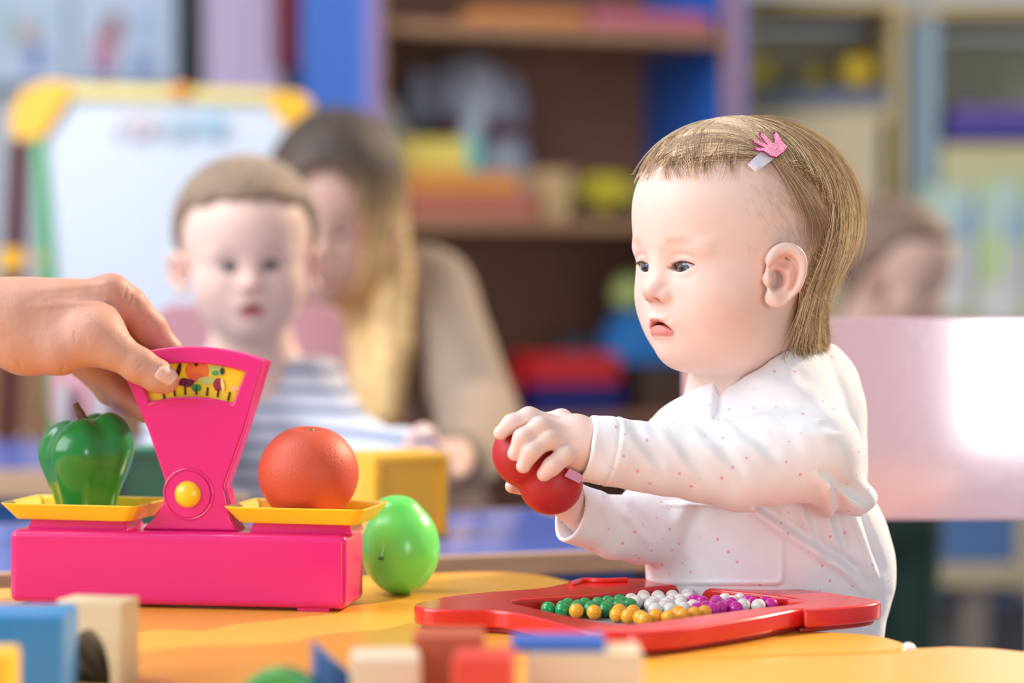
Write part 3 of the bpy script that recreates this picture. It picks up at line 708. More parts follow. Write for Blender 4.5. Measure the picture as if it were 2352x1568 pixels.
# wooden arch block
v = P(214, 1382, 1.34); hgt = v.z-TZ
bm = bmesh.new(); w = .0385
arch = [(-w/2, 0), (-w/2, hgt), (w/2, hgt), (w/2, 0), (w/2-.0075, 0)] + [(.012*math.cos(a)+.0-.001*0, .030*math.sin(a)) for a in [math.pi*k/12 for k in range(13)]]+[(-w/2+.0075, 0)]
prism(bm, arch, -.012, .014, bev=.001); o = obj('toy_block', bm, creamw, loc=(v.x, v.y+.014, TZ)); o.rotation_euler.z = math.radians(-14); tag(o, 'natural wooden arch block standing beside the blue cube in front of the scale', 'toy block')
# blue triangle, green disc, blue plank on cream plank
v = P(716, 1482, 1.22); hgt = v.z-TZ
bm = bmesh.new(); prism(bm, [(0, 0), (0, hgt), (.045, 0)], -.013, .013, bev=.0015); o = obj('toy_block', bm, mat('tri_blue', (30, 92, 160), .35), loc=(v.x, v.y+.013, TZ)); o.rotation_euler.z = math.radians(12); tag(o, 'dark blue triangular block standing in the front row', 'toy block')
v = P(632, 1552, 1.20); hgt = v.z-TZ
thing('toy_block', 'green half round block barely rising at the bottom edge left of the triangle', 'toy block', (v.x, v.y+.02, TZ), lambda bm: prism(bm, [(.026*math.cos(math.pi*k/16), hgt*math.sin(math.pi*k/16)) for k in range(17)], -.013, .013, bev=.001), mat('half_green', (70, 160, 84), .35))
v = P(1345, 1508, 1.19); hgt = v.z-TZ
thing('toy_block', 'long natural wooden block at the bottom carrying the thin blue plank', 'toy block', (v.x, v.y+.03, TZ), lambda bm: box(bm, (0, 0, hgt/2), (.058, .036, hgt), .002), wood('maple_pale', (230, 212, 184), (216, 194, 160)))
hb = .0052
thing('toy_block', 'thin blue wooden plank lying on the long natural block', 'toy block', (v.x-.013, v.y+.03, TZ+hgt), lambda bm: box(bm, (0, 0, hb/2), (.047, .030, hb), .001), mat('plank_blue', (40, 100, 190), .35))

# ================================================================== red bead board
redp = mat('red_plastic', (214, 36, 30), .25, coat=.35)
ZT = TZ+.015
def BPp(px, py, z=ZT): return TP(px, py, z)
board = empty('bead_board', (.08, 1.55, TZ)); tag(board, 'red plastic bead board with lobed rim lying in front of the toddler girl', 'toy board')
outl = [(952, 1386), (1000, 1373), (1100, 1360), (1235, 1350), (1300, 1338), (1400, 1328), (1480, 1328), (1540, 1332), (1610, 1327), (1700, 1334), (1760, 1344), (1860, 1354), (1960, 1368), (2022, 1378),
        (1990, 1388), (1860, 1400), (1835, 1398), (1740, 1416), (1640, 1432), (1540, 1446), (1420, 1452), (1330, 1444), (1240, 1420), (1150, 1402), (1050, 1400), (975, 1396)]
OL = [(q.x, q.y) for q in smoothline([(*BPp(a, b), 0) for a, b in outl], 5)]
inn = [(1180, 1378), (1370, 1364), (1545, 1343), (1640, 1352), (1846, 1378), (1700, 1400), (1560, 1418), (1440, 1432), (1330, 1418), (1230, 1396)]
IL = [(q.x, q.y) for q in smoothline([(*BPp(a, b), 0) for a, b in inn], 5)]
def horizplate(outer, holes, z0, z1, bev):
    bm = plate(outer, holes, z0, z1, bev)       # built in u,w,v ; swap to x,y,z
    for v in bm.verts: v.co = Vector((v.co.x, v.co.z, v.co.y))
    bmesh.ops.recalc_face_normals(bm, faces=bm.faces); return bm
keep(obj('rim', horizplate(OL, [IL], TZ+.0032, ZT, .0022), redp), board)
cx_, cy_ = sum(a for a, b in OL)/len(OL), sum(b for a, b in OL)/len(OL)
keep(obj('underside', horizplate([(cx_+(a-cx_)*.97, cy_+(b-cy_)*.96) for a, b in OL], [], TZ+.0002, TZ+.0032, .001), mat('dark_red', (150, 24, 24), .4)), board)['label'] = 'darker red underside'
keep(obj('peg_base', horizplate([(cx_+(a-cx_)*1.02, cy_+(b-cy_)*1.02) for a, b in IL], [], TZ+.0032, TZ+.0046, 0), mat('peg_grey', (150, 150, 158), .45)), board)['label'] = 'grey floor of the board'
for pts in ([(1310, 1341), (1340, 1333), (1385, 1334), (1440, 1332)], [(1600, 1326), (1650, 1329), (1700, 1337)]):
    bm = bmesh.new(); tube(bm, openline([(*BPp(a, b, ZT+.0012), ZT+.0012) for a, b in pts], 5), .0020); keep(obj('raised_grip', bm, redp), board)
bm = bmesh.new(); v = BPp(1842, 1405, TZ+.008); box(bm, (v[0], v[1]+.006, TZ+.0085), (.018, .018, .0125), .003); keep(obj('latch', bm, redp), board)
beads = {
 'green': [(215,240),(270,250),(310,250),(350,255),(400,262),(480,235),(470,275),(600,210),(570,245),(610,260),(650,270),(720,230),(715,270),(800,245),(790,290),(830,275),(900,245),(980,260),(520,270),(440,280)],
 'white': [(910,215),(960,230),(1030,195),(1080,220),(1150,170),(1130,230),(1170,240),(1210,185),(1210,250),(1250,250),(1280,195),(1290,235),(1340,210),(1340,250),(1390,220),(1450,175),(1430,215),(1290,290),(1330,290),(1490,270),(1370,290),(1775,220),(1890,230),(1940,235),(1990,240),(2040,245),(1270,280)],
 'magenta': [(1490,225),(1590,240),(1600,280),(1650,270),(1640,240),(1700,250),(1690,285),(1560,290),(1740,270),(1770,250),(1800,285),(1540,290),(2100,240),(2150,240),(2200,238),(2250,236)],
 'orange': [(580,285),(720,310),(890,300),(900,330),(1020,310),(1050,350),(1010,345),(1110,370),(1220,345),(1270,350),(1380,320),(1440,330),(1490,325),(1530,320)]}
bcol = {'green': (24, 156, 84), 'white': (238, 236, 230), 'magenta': (206, 30, 160), 'orange': (252, 176, 34)}
bname = {'green': 'shiny green', 'white': 'white', 'magenta': 'magenta', 'orange': 'yellow orange'}
ORD = 'first second third fourth fifth sixth seventh eighth ninth tenth eleventh twelfth thirteenth fourteenth fifteenth sixteenth seventeenth eighteenth nineteenth twentieth twenty-first twenty-second twenty-third twenty-fourth twenty-fifth twenty-sixth twenty-seventh twenty-eighth'.split()
blab = {'green': 'green plastic bead in the left half of the red board', 'white': 'white plastic bead in the middle rows of the red board',
        'magenta': 'magenta plastic bead towards the right of the red board', 'orange': 'orange yellow plastic bead along the near side of the red board'}
BR = .0049; pos = []; who = []
for k, lst in beads.items():
    for X, Y in lst: pos.append(TP(1150+X/3.36, 1310+Y/3.36+3, TZ+.0046+BR)); who.append(k)
pos = np.array(pos); ILa = np.array(IL)
for _ in range(120):
    D = pos[:, None]-pos[None]; L = np.sqrt((D**2).sum(-1))+1e-9; np.fill_diagonal(L, 1)
    push = np.maximum(2*BR*1.01-L, 0)
    pos += (D/L[..., None]*push[..., None]).sum(1)*.3
    # keep inside the well
    for i in range(len(pos)):
        q = ILa-pos[i]; j = np.argmin((q**2).sum(1)); n_ = A(cx_, cy_)-ILa[j]; n_ /= np.linalg.norm(n_)
        s = (pos[i]-ILa[j])@n_
        if s < BR+.001: pos[i] += n_*(BR+.001-s)*.5
proto = {}
for i, k in enumerate(who):
    if k not in proto:
        bm = bmesh.new(); sphere(bm, (0, 0, 0), BR, 20); m_ = mat('bead_'+k, bcol[k], .22, coat=.4); o = obj('bead', bm, m_); proto[k] = o
    else:
        o = proto[k].copy(); COL.objects.link(o)
    o.location = (pos[i][0], pos[i][1], TZ+.0046+BR)
    rank = sorted([j for j in range(len(who)) if who[j] == k], key=lambda j: pos[j][0]/pos[j][1]).index(i)
    tag(o, f'{bname[k]} bead in the red board, {ORD[rank]} from the left among the {k} ones', 'bead', k+' beads in the red board')

# ================================================================== chairs
chp = mat('pink_lacquer', (218, 172, 182), .14, coat=1, bump=.16, bscale=110)
chp.node_tree.nodes['Principled BSDF'].inputs['Coat IOR'].default_value = 2.5
chp2 = mat('pink_matte', (204, 150, 160), .45)
def chair(label, x0, x1, y, z0, z1, face, depth, seatz, tilt=0, m=None, corner=.02):
    """face: +1 seat towards viewer of the back, -1 beyond; back spans x0..x1"""
    cx = (x0+x1)/2; w = x1-x0; e = empty('toddler_chair', (cx, y, 0), tilt); tag(e, label, 'chair')
    bm = bmesh.new(); o_ = rrect(w, z1-z0, corner); prism(bm, [(a, b+(z0+z1)/2) for a, b in o_], -.006, .006, bev=.002, seg=3); obj('backrest', bm, m or chp, parent=e)
    yy = -face
    bm = bmesh.new(); box(bm, (0, yy*(depth/2+.02), seatz-.006), (w*.96, depth, .012), .004); obj('seat', bm, m or chp, parent=e)
    fr = mat('chair_frame', (196, 196, 202), .3, metal=.7)
    for s in (-1, 1):
        x = s*(w/2-.018)
        bm = bmesh.new(); tube(bm, openline([(x, -yy*.0155+yy*0, z1-.03), (x, -yy*.0155, z0), (x, -yy*.0155, seatz), (x, -yy*.03, .0)], 4), .0085); obj('back_post', bm, fr, parent=e)
        bm = bmesh.new(); cyl(bm, (x, yy*(depth), seatz-.012), (x, yy*(depth+.015), 0), .0085); obj('leg', bm, fr, parent=e)
    bm = bmesh.new(); cyl(bm, (-w/2+.018, yy*depth, seatz-.02), (w/2-.018, yy*depth, seatz-.02), .007); obj('seat_rail', bm, fr, parent=e)
    return e
d = 1.93
chair('glossy pink toddler chair behind the girl, window reflected in its backrest', xat(1566, d), xat(2440, d), d, zat(1193, d), zat(728, d), 1, .22, .262)
chair('matt pink toddler chair the boy in the striped shirt sits on', xat(352, 2.62), xat(790, 2.62), 2.62, zat(1010, 2.62), zat(698, 2.62), 1, .2, .27, m=chp2, corner=.025)
chair('empty pink toddler chair behind the green pepper', xat(108, 2.5), -.405, 2.52, zat(985, 2.52), zat(822, 2.52), -1, .2, .27, m=chp2, tilt=math.radians(-8))
# ================================================================== people
skin = mat('skin', (235, 195, 175), .48, vcol=True, sss=.12, spec=.35)
skin_adult = mat('skin_adult', (220, 170, 145), .5, vcol=True, sss=.12, spec=.35, bump=.25, bscale=700)
class Head:
    def __init__(s, O, a, pitch=0, roll=0, scale=1.0, zs=1.0, open_=(.0026, .0034), eyez=0, cheek=1.0, mouth=1.0, gaze=(0, 0), adult=0):
        f = A(-math.cos(math.radians(a)), -math.sin(math.radians(a)), 0); l = A(-f[1], f[0], 0)
        R = np.stack([f, l, A(0, 0, 1)], 1)
        R = R@rotm('Y', pitch)@rotm('X', roll)
        s.O, s.R, s.s, s.zs, s.open, s.ck, s.mo, s.gaze, s.adult = A(*O), R, scale, zs, open_, cheek, mouth, gaze, adult
        s.eyes = [A(.0553, sgn*.0198, 0) for sgn in (1, -1)]
    def loc(s, p):
        q = (p-s.O)@s.R/s.s; q[:, 2] /= s.zs; return q
    def world(s, q):
        q = np.array(q, float).copy(); q = q.reshape(-1, 3); q[:, 2] *= s.zs; return q*s.s@s.R.T+s.O
    def skull(s, q):
        d = ell(q, (-.002, 0, .036), (.0795, .0655, .0645))
        d = smin(d, ell(q, (.020, 0, -.008), (.050, .0525, .058)), .02)
        return smin(d, rc(q, (-.012, 0, -.01), (-.026, 0, -.09), .039, .033), .016)
    def f(s, p):
        q = s.loc(p); m = q.copy(); m[:, 1] = np.abs(m[:, 1]); ck = s.ck
        d = s.skull(q)
        d = smin(d, ell(m, (.036, .0258, -.0235), (.0245*ck, .0245*ck, .0250*ck)), .016)
        d = smin(d, ell(q, (.024, 0, -.046), (.037, .042*ck, .0265)), .018)
        d = smin(d, ell(q, (.0485, 0, -.0545), (.0165, .0165, .0145)), .012)
        d = smin(d, ell(q, (.0530, 0, -.0345), (.0165, .020, .0165)), .010)
        # eye sockets, brow
        d = smax(d, -ell(m, (.0800, .0235, .0005), (.0125, .0155, .0095)), .010)
        d = smin(d, ell(m, (.0570, .0235, .0125), (.0070, .0145, .0045)), .008)
        # nose
        d = smin(d, rc(q, (.0650, 0, .002), (.0725, 0, -.0145), .0052, .0060), .009)
        d = smin(d, ell(q, (.0752, 0, -.0170), (.0066, .0070, .0060)), .005)
        d = smin(d, ell(m, (.0690, .0078, -.0200), (.0062, .0046, .0046)), .0035)
        d = smax(d, -ell(m, (.0752, .0040, -.0236), (.0034, .0021, .0022)), .0016)
        # lips
        up = np.minimum(ell(m, (.0672, .0040, -.0350), (.0058, .0062, .0031)), ell(m, (.0645, .0085, -.0378), (.0050, .0058, .0024)))
        d = smin(d, up, .0034)
        d = smin(d, ell(q, (.0650, 0, -.0445), (.0066, .0102, .0043)), .0038)
        mz = -.0385-.0062*(m[:, 1]/.0135)**2
        sl = np.sqrt(((q[:, 2]-mz)/.0011/s.mo)**2+(m[:, 1]/.0125)**2+((q[:, 0]-.0705)/.0105)**2)-1
        d = smax(d, -sl*.0011, .0012)
        # lids
        oh, ol = s.open
        for e in s.eyes:
            le = q-e; rr = np.sqrt((le*le).sum(1)); lid = rr-.0124
            d = smin(d, lid, .0035)
        e = s.eyes[0]; u = (m[:, 1]-e[1]); v = m[:, 2]+.0004-.0010*u/.01
        w = np.clip(1-(u/.0108)**2, -.5, 1)
        g = np.where(v > 0, v-oh*w, -v-ol*w)
        g = np.maximum(g, e[0]+.002-m[:, 0])
        d = smax(d, -g, .0007)
        # crease above the lid
        cr = np.sqrt((m[:, 2]-.0060-.0018*w)**2+0*u)-.0004
        le = m-e; rr = np.sqrt((le*le).sum(1))
        d = d+.0006*np.exp(-(cr/.0009)**2)*(np.abs(u) < .011)*np.exp(-((rr-.0125)/.004)**2)*(m[:, 0] > e[0])
        # ears
        c = A(.0165, .0615, -.0070)
        er = rotm('Z', 0)
        q2 = (m-c)*A(1.04, 1, 1.08); ang = math.radians(26)
        ex = q2[:, 0]*math.cos(ang)-q2[:, 1]*math.sin(ang); ey = q2[:, 0]*math.sin(ang)+q2[:, 1]*math.cos(ang)
        tl = math.radians(-8); ez = q2[:, 2]*math.cos(tl)+ex*math.sin(tl); ex = ex*math.cos(tl)-q2[:, 2]*math.sin(tl)
        ep_ = np.stack([ex, ey, ez], 1)
        wz = .0122+.0028*np.clip(ez/.02, -1, 1)
        ear = (np.sqrt(((ex+.001)/wz)**2+(ez/.0208)**2)-1)*.0135
        plateE = smax(ear, np.abs(ey-.0035-.10*np.maximum(-ex, 0))-.0022, .003)
        rim = np.sqrt((ear+.0006)**2+(ey-.0068-.10*np.maximum(-ex, 0))**2)-.0029
        rim = rim+.0022*sst(-ez, .007, .015)+.0034*sst(ex, .002, .009)*sst(-ez, -.011, -.002)
        E = smin(plateE, rim, .003)
        E = smin(E, ell(ep_, (-.0042, .0045, .001), (.0022, .0030, .0105)), .003)      # antihelix
        E = smin(E, ell(ep_, (.0030, .0035, -.0165), (.0062, .0034, .0060)), .004)      # lobe
        E = smax(E, -ell(ep_, (.0030, .0078, -.0030), (.0060, .0078, .0088)), .002)     # concha
        E = smax(E, -ell(ep_, (.0005, .0085, .0095), (.0058, .0060, .0046)), .002)
        E = E+.0014*np.exp(-((ear+.0046)/.0011)**2)*(ey > .002)*sst(-ex, -.004, .004)*sst(ez, -.012, -.006)
        E = smin(E, ell(ep_, (.0095, .0040, -.0035), (.0028, .0034, .0042)), .0035)      # tragus
        d = smin(d, E, .0035)
        return d*s.s*.95
    def color(s, V, base=(235, 200, 182), hair=None, hmask=None, lip=(212, 132, 126), blush=(218, 160, 148)):
        q = s.loc(V); m = q.copy(); m[:, 1] = np.abs(m[:, 1]); ls = lambda c: np.array(S2L(c))
        c = np.tile(ls(base), (len(V), 1))
        def mixin(w, col):
            nonlocal c
            w = np.clip(w, 0, 1)[:, None]; c = c*(1-w)+ls(col)*w
        mixin(.22*np.exp(-((m[:, 0]-.045)/.024)**2-((m[:, 1]-.042)/.020)**2-((m[:, 2]+.030)/.018)**2), blush)
        mixin(.5*np.exp(-(((q-A(.078, 0, -.018))/.008)**2).sum(1)), blush)
        mixin(.8*np.exp(-(((m-A(.0722, .0045, -.0225))/A(.005, .0028, .0025))**2).sum(1)), (190, 96, 76))
        # lips
        mz = -.0385-.0062*(m[:, 1]/.0135)**2; dz = q[:, 2]-mz
        hu = .0042*(1-(m[:, 1]/.0135)**2)*(1-.25*np.exp(-(m[:, 1]/.0015)**2)); hl = .0085*np.sqrt(np.clip(1-(m[:, 1]/.0128)**2, 0, 1))
        wl = np.where(dz > 0, sst(hu-dz, -.0004, .0008), sst(hl+dz, -.0008, .0010))*(m[:, 1] < .0135)*(q[:, 0] > .055)
        mixin(wl, lip)
        mixin(.9*sst(.0012-np.abs(dz), 0, .0006)*(m[:, 1] < .0122)*(q[:, 0] > .05)*(q[:, 0] < .0665), (110, 40, 40))
        # ear warmth
        er = np.exp(-(((m-A(.015, .066, -.006))/A(.010, .008, .014))**2).sum(1)); mixin(.5*er, (222, 130, 110))
        # lid rims, inner corner
        e = s.eyes[0]; mixin(.5*np.exp(-(((m-A(e[0]+.011, e[1], .003))/A(.006, .011, .0030))**2).sum(1)), (214, 160, 146))
        mixin(.8*np.exp(-(((m-A(e[0]+.009, e[1]-.0098, -.001))/A(.003, .0018, .0018))**2).sum(1)), (196, 110, 96))
        # brows
        bz = .0155+.0015*np.cos((m[:, 1]-.024)/.01)
        mixin((.9 if s.adult else .38)*np.exp(-((m[:, 2]-bz)/.0022)**2)*sst(m[:, 1], .010, .016)*sst(-m[:, 1], -.036, -.028)*(q[:, 0] > .03), hair or (190, 150, 120))
        if hmask is not None: mixin(hmask(q), hair)
        return c
    def eye_objects(s, parent, iris=(96, 110, 124)):
        m = bpy.data.materials.get('eye%s' % (iris,))
        if not m:
            m = bpy.data.materials.new('eye%s' % (iris,)); m.use_nodes = True; nt = m.node_tree; b = nt.nodes['Principled BSDF']
            b.inputs['Roughness'].default_value = .06; b.inputs['Coat Weight'].default_value = .6
            tc = nt.nodes.new('ShaderNodeTexCoord'); sx = nt.nodes.new('ShaderNodeSeparateXYZ'); r = nt.nodes.new('ShaderNodeValToRGB')
            vm = nt.nodes.new('ShaderNodeVectorMath'); vm.operation = 'NORMALIZE'
            nt.links.new(tc.outputs['Object'], vm.inputs[0]); nt.links.new(vm.outputs[0], sx.inputs[0]); nt.links.new(sx.outputs['Z'], r.inputs[0]); nt.links.new(r.outputs[0], b.inputs['Base Color'])
            el = r.color_ramp.elements; el[0].position = 0; el[0].color = (*S2L((226, 222, 222)), 1); el[1].position = 1; el[1].color = (.004, .004, .005, 1)
            for ps, c in ((.815, (222, 218, 218)), (.835, tuple(v*.45 for v in iris)), (.87, iris), (.955, tuple(v*.8 for v in iris)), (.966, (6, 6, 8))):
                e = el.new(ps); e.color = (*S2L(c), 1)
        for e in s.eyes:
            bm = bmesh.new(); sphere(bm, (0, 0, 0), .0113*s.s, 48); o = obj('eye', bm, m)
            g = A(1, s.gaze[0], s.gaze[1]); g = s.R@(g/np.linalg.norm(g))
            w = s.world(e)[0]
            o.rotation_euler = Vector(g).to_track_quat('Z', 'Y').to_euler(); o.location = w
            bpy.context.view_layer.update(); keep(o, parent)
    def lashes(s, parent, m, n=26, ln=.0055):
        oh = s.open[0]
        for e in s.eyes:
            bm = bmesh.new(); sg = 1 if e[1] > 0 else -1
            def pt(u, ext):
                w = 1-(u/.0108)**2; z = oh*w-.0004; x = math.sqrt(max(.0125**2-u*u-z*z, 1e-9)); return e+A(x+.0001, u*sg, z+.001*u/.01)+A(.72, .25*sg*u/.01, -.18)*ext
            tube(bm, [Vector(s.world(pt(u, 0))[0]) for u in np.linspace(-.0098, .0104, 12)], .00050*s.s, seg=5)
            for k in range(n):
                u = -.008+.0184*k/(n-1); a, b, c = pt(u, 0), pt(u, ln*.6), pt(u, ln)+A(0, 0, .0012)
                tube(bm, [Vector(s.world(v)[0]) for v in (a, b, c)], [.00013, .0001, .00004], seg=3)
            keep(obj('eyelashes', bm, m), parent)

def segd(p, a, b, ax=(0, 2)):
    """signed distance in the x-z plane to segment a-b (world), sign = side; also along param"""
    P2 = p[:, ax]; a = a[list(ax)]; b = b[list(ax)]; ba = b-a; L = np.linalg.norm(ba)
    q = P2-a; t = (q@ba)/L/L; tc = np.clip(t, 0, 1); w = q-tc[:, None]*ba
    sg = np.sign(ba[0]*q[:, 1]-ba[1]*q[:, 0]); return np.sqrt((w*w).sum(1))*sg, t

def strands(name, head, roots, n, step, field, offs, r0, colr, parent, m, seed=1, lift=0):
    """hair strands as thin three sided tubes following the skull; all in head-local space"""
    rng = np.random.default_rng(seed); N = len(roots); p = roots.copy(); P_ = [p.copy()]
    def proj(p, off):
        for _ in range(2):
            d = head.skull(p); e = .0005
            G = np.stack([head.skull(p+A(*[e*(k == i) for k in range(3)]))-d for i in range(3)], 1)/e
            G /= np.linalg.norm(G, axis=1)[:, None]+1e-9
            p = p-(d-off)[:, None]*G
        return p, G
    p, G = proj(p, np.full(N, .0003)); P_ = [p.copy()]
    dirp = None; rnd = rng.normal(size=(N, 3))*.10; stop = np.zeros(N, bool)
    for i in range(n):
        t = (i+1)/n
        dr, off, st = field(p, roots, t, G)
        dr = dr+rnd+.55*np.stack([vnoise(roots+A(3, 0, 0), 90), vnoise(roots+A(0, 5, 0), 90), vnoise(roots+A(0, 0, 7), 90)], 1)
        dr = dr/ (np.linalg.norm(dr, axis=1)[:, None]+1e-9)
        if dirp is not None: dr = dirp*.45+dr*.55; dr /= np.linalg.norm(dr, axis=1)[:, None]+1e-9
        dirp = dr
        stop |= st
        pn = p+dr*(step*np.where(stop, 0.02, 1))[:, None]
        pn, G = proj(pn, off+offs*t)
        p = pn; P_.append(p.copy())
    Pt = np.stack(P_, 1); n1 = n+1
    Wp = head.world(Pt.reshape(-1, 3)).reshape(N, n1, 3)
    T = np.gradient(Wp, axis=1); T /= np.linalg.norm(T, axis=2)[..., None]+1e-9
    S = np.cross(T, A(.3, .5, .81)); S /= np.linalg.norm(S, axis=2)[..., None]+1e-9; Q = np.cross(T, S)
    rad = (r0*(1-.75*np.linspace(0, 1, n1)**2))[None, :, None, None]
    ang = np.array([0, 2.094, 4.189]); ring = Wp[:, :, None]+rad*(S[:, :, None]*np.cos(ang)[None, None, :, None]+Q[:, :, None]*np.sin(ang)[None, None, :, None])
    V = ring.reshape(-1, 3); b = (np.arange(N)[:, None, None]*n1+np.arange(n)[None, :, None])*3
    k = np.arange(3)[None, None, :]; k2 = (k+1) % 3
    F = np.stack([b+k, b+k2, b+3+k2, b+3+k], -1).reshape(-1, 4)
    me = bpy.data.meshes.new(name); me.vertices.add(len(V)); me.vertices.foreach_set('co', V.astype(np.float32).ravel())
    me.loops.add(len(F)*4); me.loops.foreach_set('vertex_index', F.astype(np.int32).ravel()); me.polygons.add(len(F))
    me.polygons.foreach_set('loop_start', np.arange(0, len(F)*4, 4, dtype=np.int32)); me.polygons.foreach_set('loop_total', np.full(len(F), 4, np.int32))
    me.polygons.foreach_set('use_smooth', np.ones(len(F), bool)); me.update(calc_edges=True)
    setcol(me, np.repeat(colr, n1*3, axis=0)); me.materials.append(m)
    o = bpy.data.objects.new(name, me); COL.objects.link(o); keep(o, parent); print(name, len(V)); return o

# ------------------------------------------------------------------ the girl
G0 = P(1696, 610, 1.655)
girl = empty('person', (.17, 1.68, 0)); tag(girl, 'toddler girl in white dotted top and crown hair clip, holding a red toy', 'person')
HG = Head(G0, 35, gaze=(.04, -.36), open_=(.0030, .0038), mouth=1.0)
def hm_girl(q):
    X, Y, Z = q[:, 0], np.abs(q[:, 1]), q[:, 2]
    zz = np.interp(Z, [-.08, -.045, -.02, .015, .045, .060, .075, .09], [-.028, -.014, -.010, -.020, -.024, -.010, .014, .03])
    top = .064+.010*sst(Y, .02, .05)-.004*sst(-X, -.03, .02)+.005*sst(X, .045, .065)
    return np.maximum(sst(zz-X, -.007, .008), sst(Z-top+.004*vnoise(q, 160), -.008, .009))
TO = (1214, 1042, 1.582)
nh = lambda *a: PA(*a)
gh_f = [  # near (left) hand fingers: points and radii
 ([(1290, 985, 1.574), (1215, 958, 1.570), (1175, 972, 1.566), (1150, 994, 1.564)], [.0075, .0062, .0054, .0047]),
 ([(1300, 1000, 1.570), (1240, 980, 1.559), (1200, 1005, 1.5535), (1182, 1042, 1.5545)], [.0075, .0062, .0054, .0046]),
 ([(1310, 1020, 1.568), (1258, 1008, 1.5565), (1220, 1036, 1.551), (1202, 1070, 1.552)], [.0075, .0062, .0056, .0047]),
 ([(1322, 1040, 1.568), (1296, 1046, 1.5565), (1268, 1070, 1.5525), (1250, 1088, 1.553)], [.0072, .0060, .0055, .0049]),
 ([(1330, 1000, 1.585), (1290, 965, 1.602), (1235, 970, 1.610), (1200, 990, 1.608)], [.0080, .0070, .0062, .0054])]
def f_girl_body(p):
    d = HG.f(p)
    d = smin(d, rc(p, PA(1725, 760, 1.685), PA(1735, 900, 1.69), .034, .040), .02)
    d = smin(d, ell(p, PA(1735, 1000, 1.69), (.050, .042, .060)), .03)
    d = smin(d, ell(p, PA(1760, 1290, 1.69), (.062, .052, .085)), .03)
    # near arm
    a = chain(p, [PA(1790, 910, 1.650), PA(1850, 1060, 1.607), PA(1560, 1055, 1.590), PA(1400, 1035, 1.578), PA(1345, 1025, 1.575)], [.026, .022, .019, .0165, .0155])
    d = smin(d, a, .01)
    palm = ell(p, PA(1318, 1015, 1.574), (.0155, .0130, .0185)); d = smin(d, palm, .010)
    h = None
    for pts, rad in gh_f:
        c = chain(p, [PA(*q) for q in pts], rad); h = c if h is None else smin(h, c, .0012)
    d = smin(d, h, .0045)
    # far arm
    b = chain(p, [PA(1640, 960, 1.735), PA(1560, 1150, 1.70), PA(1450, 1205, 1.660), PA(1345, 1180, 1.630), PA(1290, 1135, 1.618)], [.022, .019, .016, .0135, .0135])
    d = smin(d, b, .01)
    for k, (dx, dy, dd) in enumerate(((-60, -60, -.004), (-78, -30, -.006), (-85, 4, -.008), (-82, 30, -.016))):
        bx, by = 1255+k*4, 1090+k*16
        c = chain(p, [PA(1272, 1118, 1.618), PA(bx, by, 1.620), PA(bx+dx*.4, by+dy*.3, 1.620), PA((1222, 1214, 1176, 1215)[k], (1060, 1080, 1116, 1120)[k], 1.614)], [.009, .0065, .0056, .0047])
        d = smin(d, c, .003)
    return d
def c_girl(V):
    c = HG.color(V, base=(231, 201, 190), hair=(178, 142, 108), hmask=lambda q: .8*hm_girl(q)+.28*(1-hm_girl(q))*sst(q[:, 2], .0, .05)*sst(-q[:, 0], -.045, .01))
    n = vnoise(V, 160)[:, None]; return c*(1+.05*n*A(.4, 1, 1))
lo, hi = np.minimum(PA(1100, 1560, 1.7), PA(1100, 230, 1.5)), np.maximum(PA(2010, 1500, 1.8), PA(1990, 240, 1.8))
gb = mesh_sdf('body', f_girl_body, (-.035, 1.53, .40), (.245, 1.76, .80), .00115, skin, None, color=c_girl)
keep(gb, girl); HG.eye_objects(girl); HG.lashes(girl, mat('lash_brown', (92, 66, 52), .6), ln=.0045)

# fingernails of the near hand are part of the skin; the shirt
cuffN, cuffN2 = PA(1342, 1030, 1.575), PA(1480, 1048, 1.583)
axN = (cuffN-cuffN2)/np.linalg.norm(cuffN-cuffN2); axN = axN*A(1, 1, 1)+A(0, 0, .10); axN /= np.linalg.norm(axN)
cuffF = PA(1308, 1176, 1.622); axF = A(-.85, -.42, .32); axF /= np.linalg.norm(axF)
folds = [ # x1,y1,x2,y2,amp,width  (steps in the cloth)
 (1742, 1172, 1990, 1335, .0030, .0045), (1905, 1120, 1950, 1270, .0026, .0045), (1860, 1180, 1905, 1290, .0020, .004), (1880, 1085, 1990, 1165, .0028, .005),
 (1995, 1200, 2040, 1330, .0018, .004), (1940, 1290, 2010, 1370, .002, .004),
 (1440, 980, 1500, 1060, .0011, .0045), (1520, 985, 1590, 1075, .0013, .005), (1600, 985, 1680, 1075, .0015, .005), (1680, 975, 1760, 1045, .0016, .005),
 (1660, 880, 1650, 960, .0022, .004), (1700, 935, 1860, 955, .0018, .006), (1740, 965, 1900, 985, .0014, .005),
 (1450, 1180, 1500, 1250, .0016, .004), (1390, 1150, 1420, 1215, .0012, .004), (1600, 1170, 1560, 1260, .0016, .006), (1700, 850, 1860, 885, .0010, .006)]
folds = [(PA(a, b, 1.60), PA(c, d, 1.60), e*(1), w) for a, b, c, d, e, w in folds]
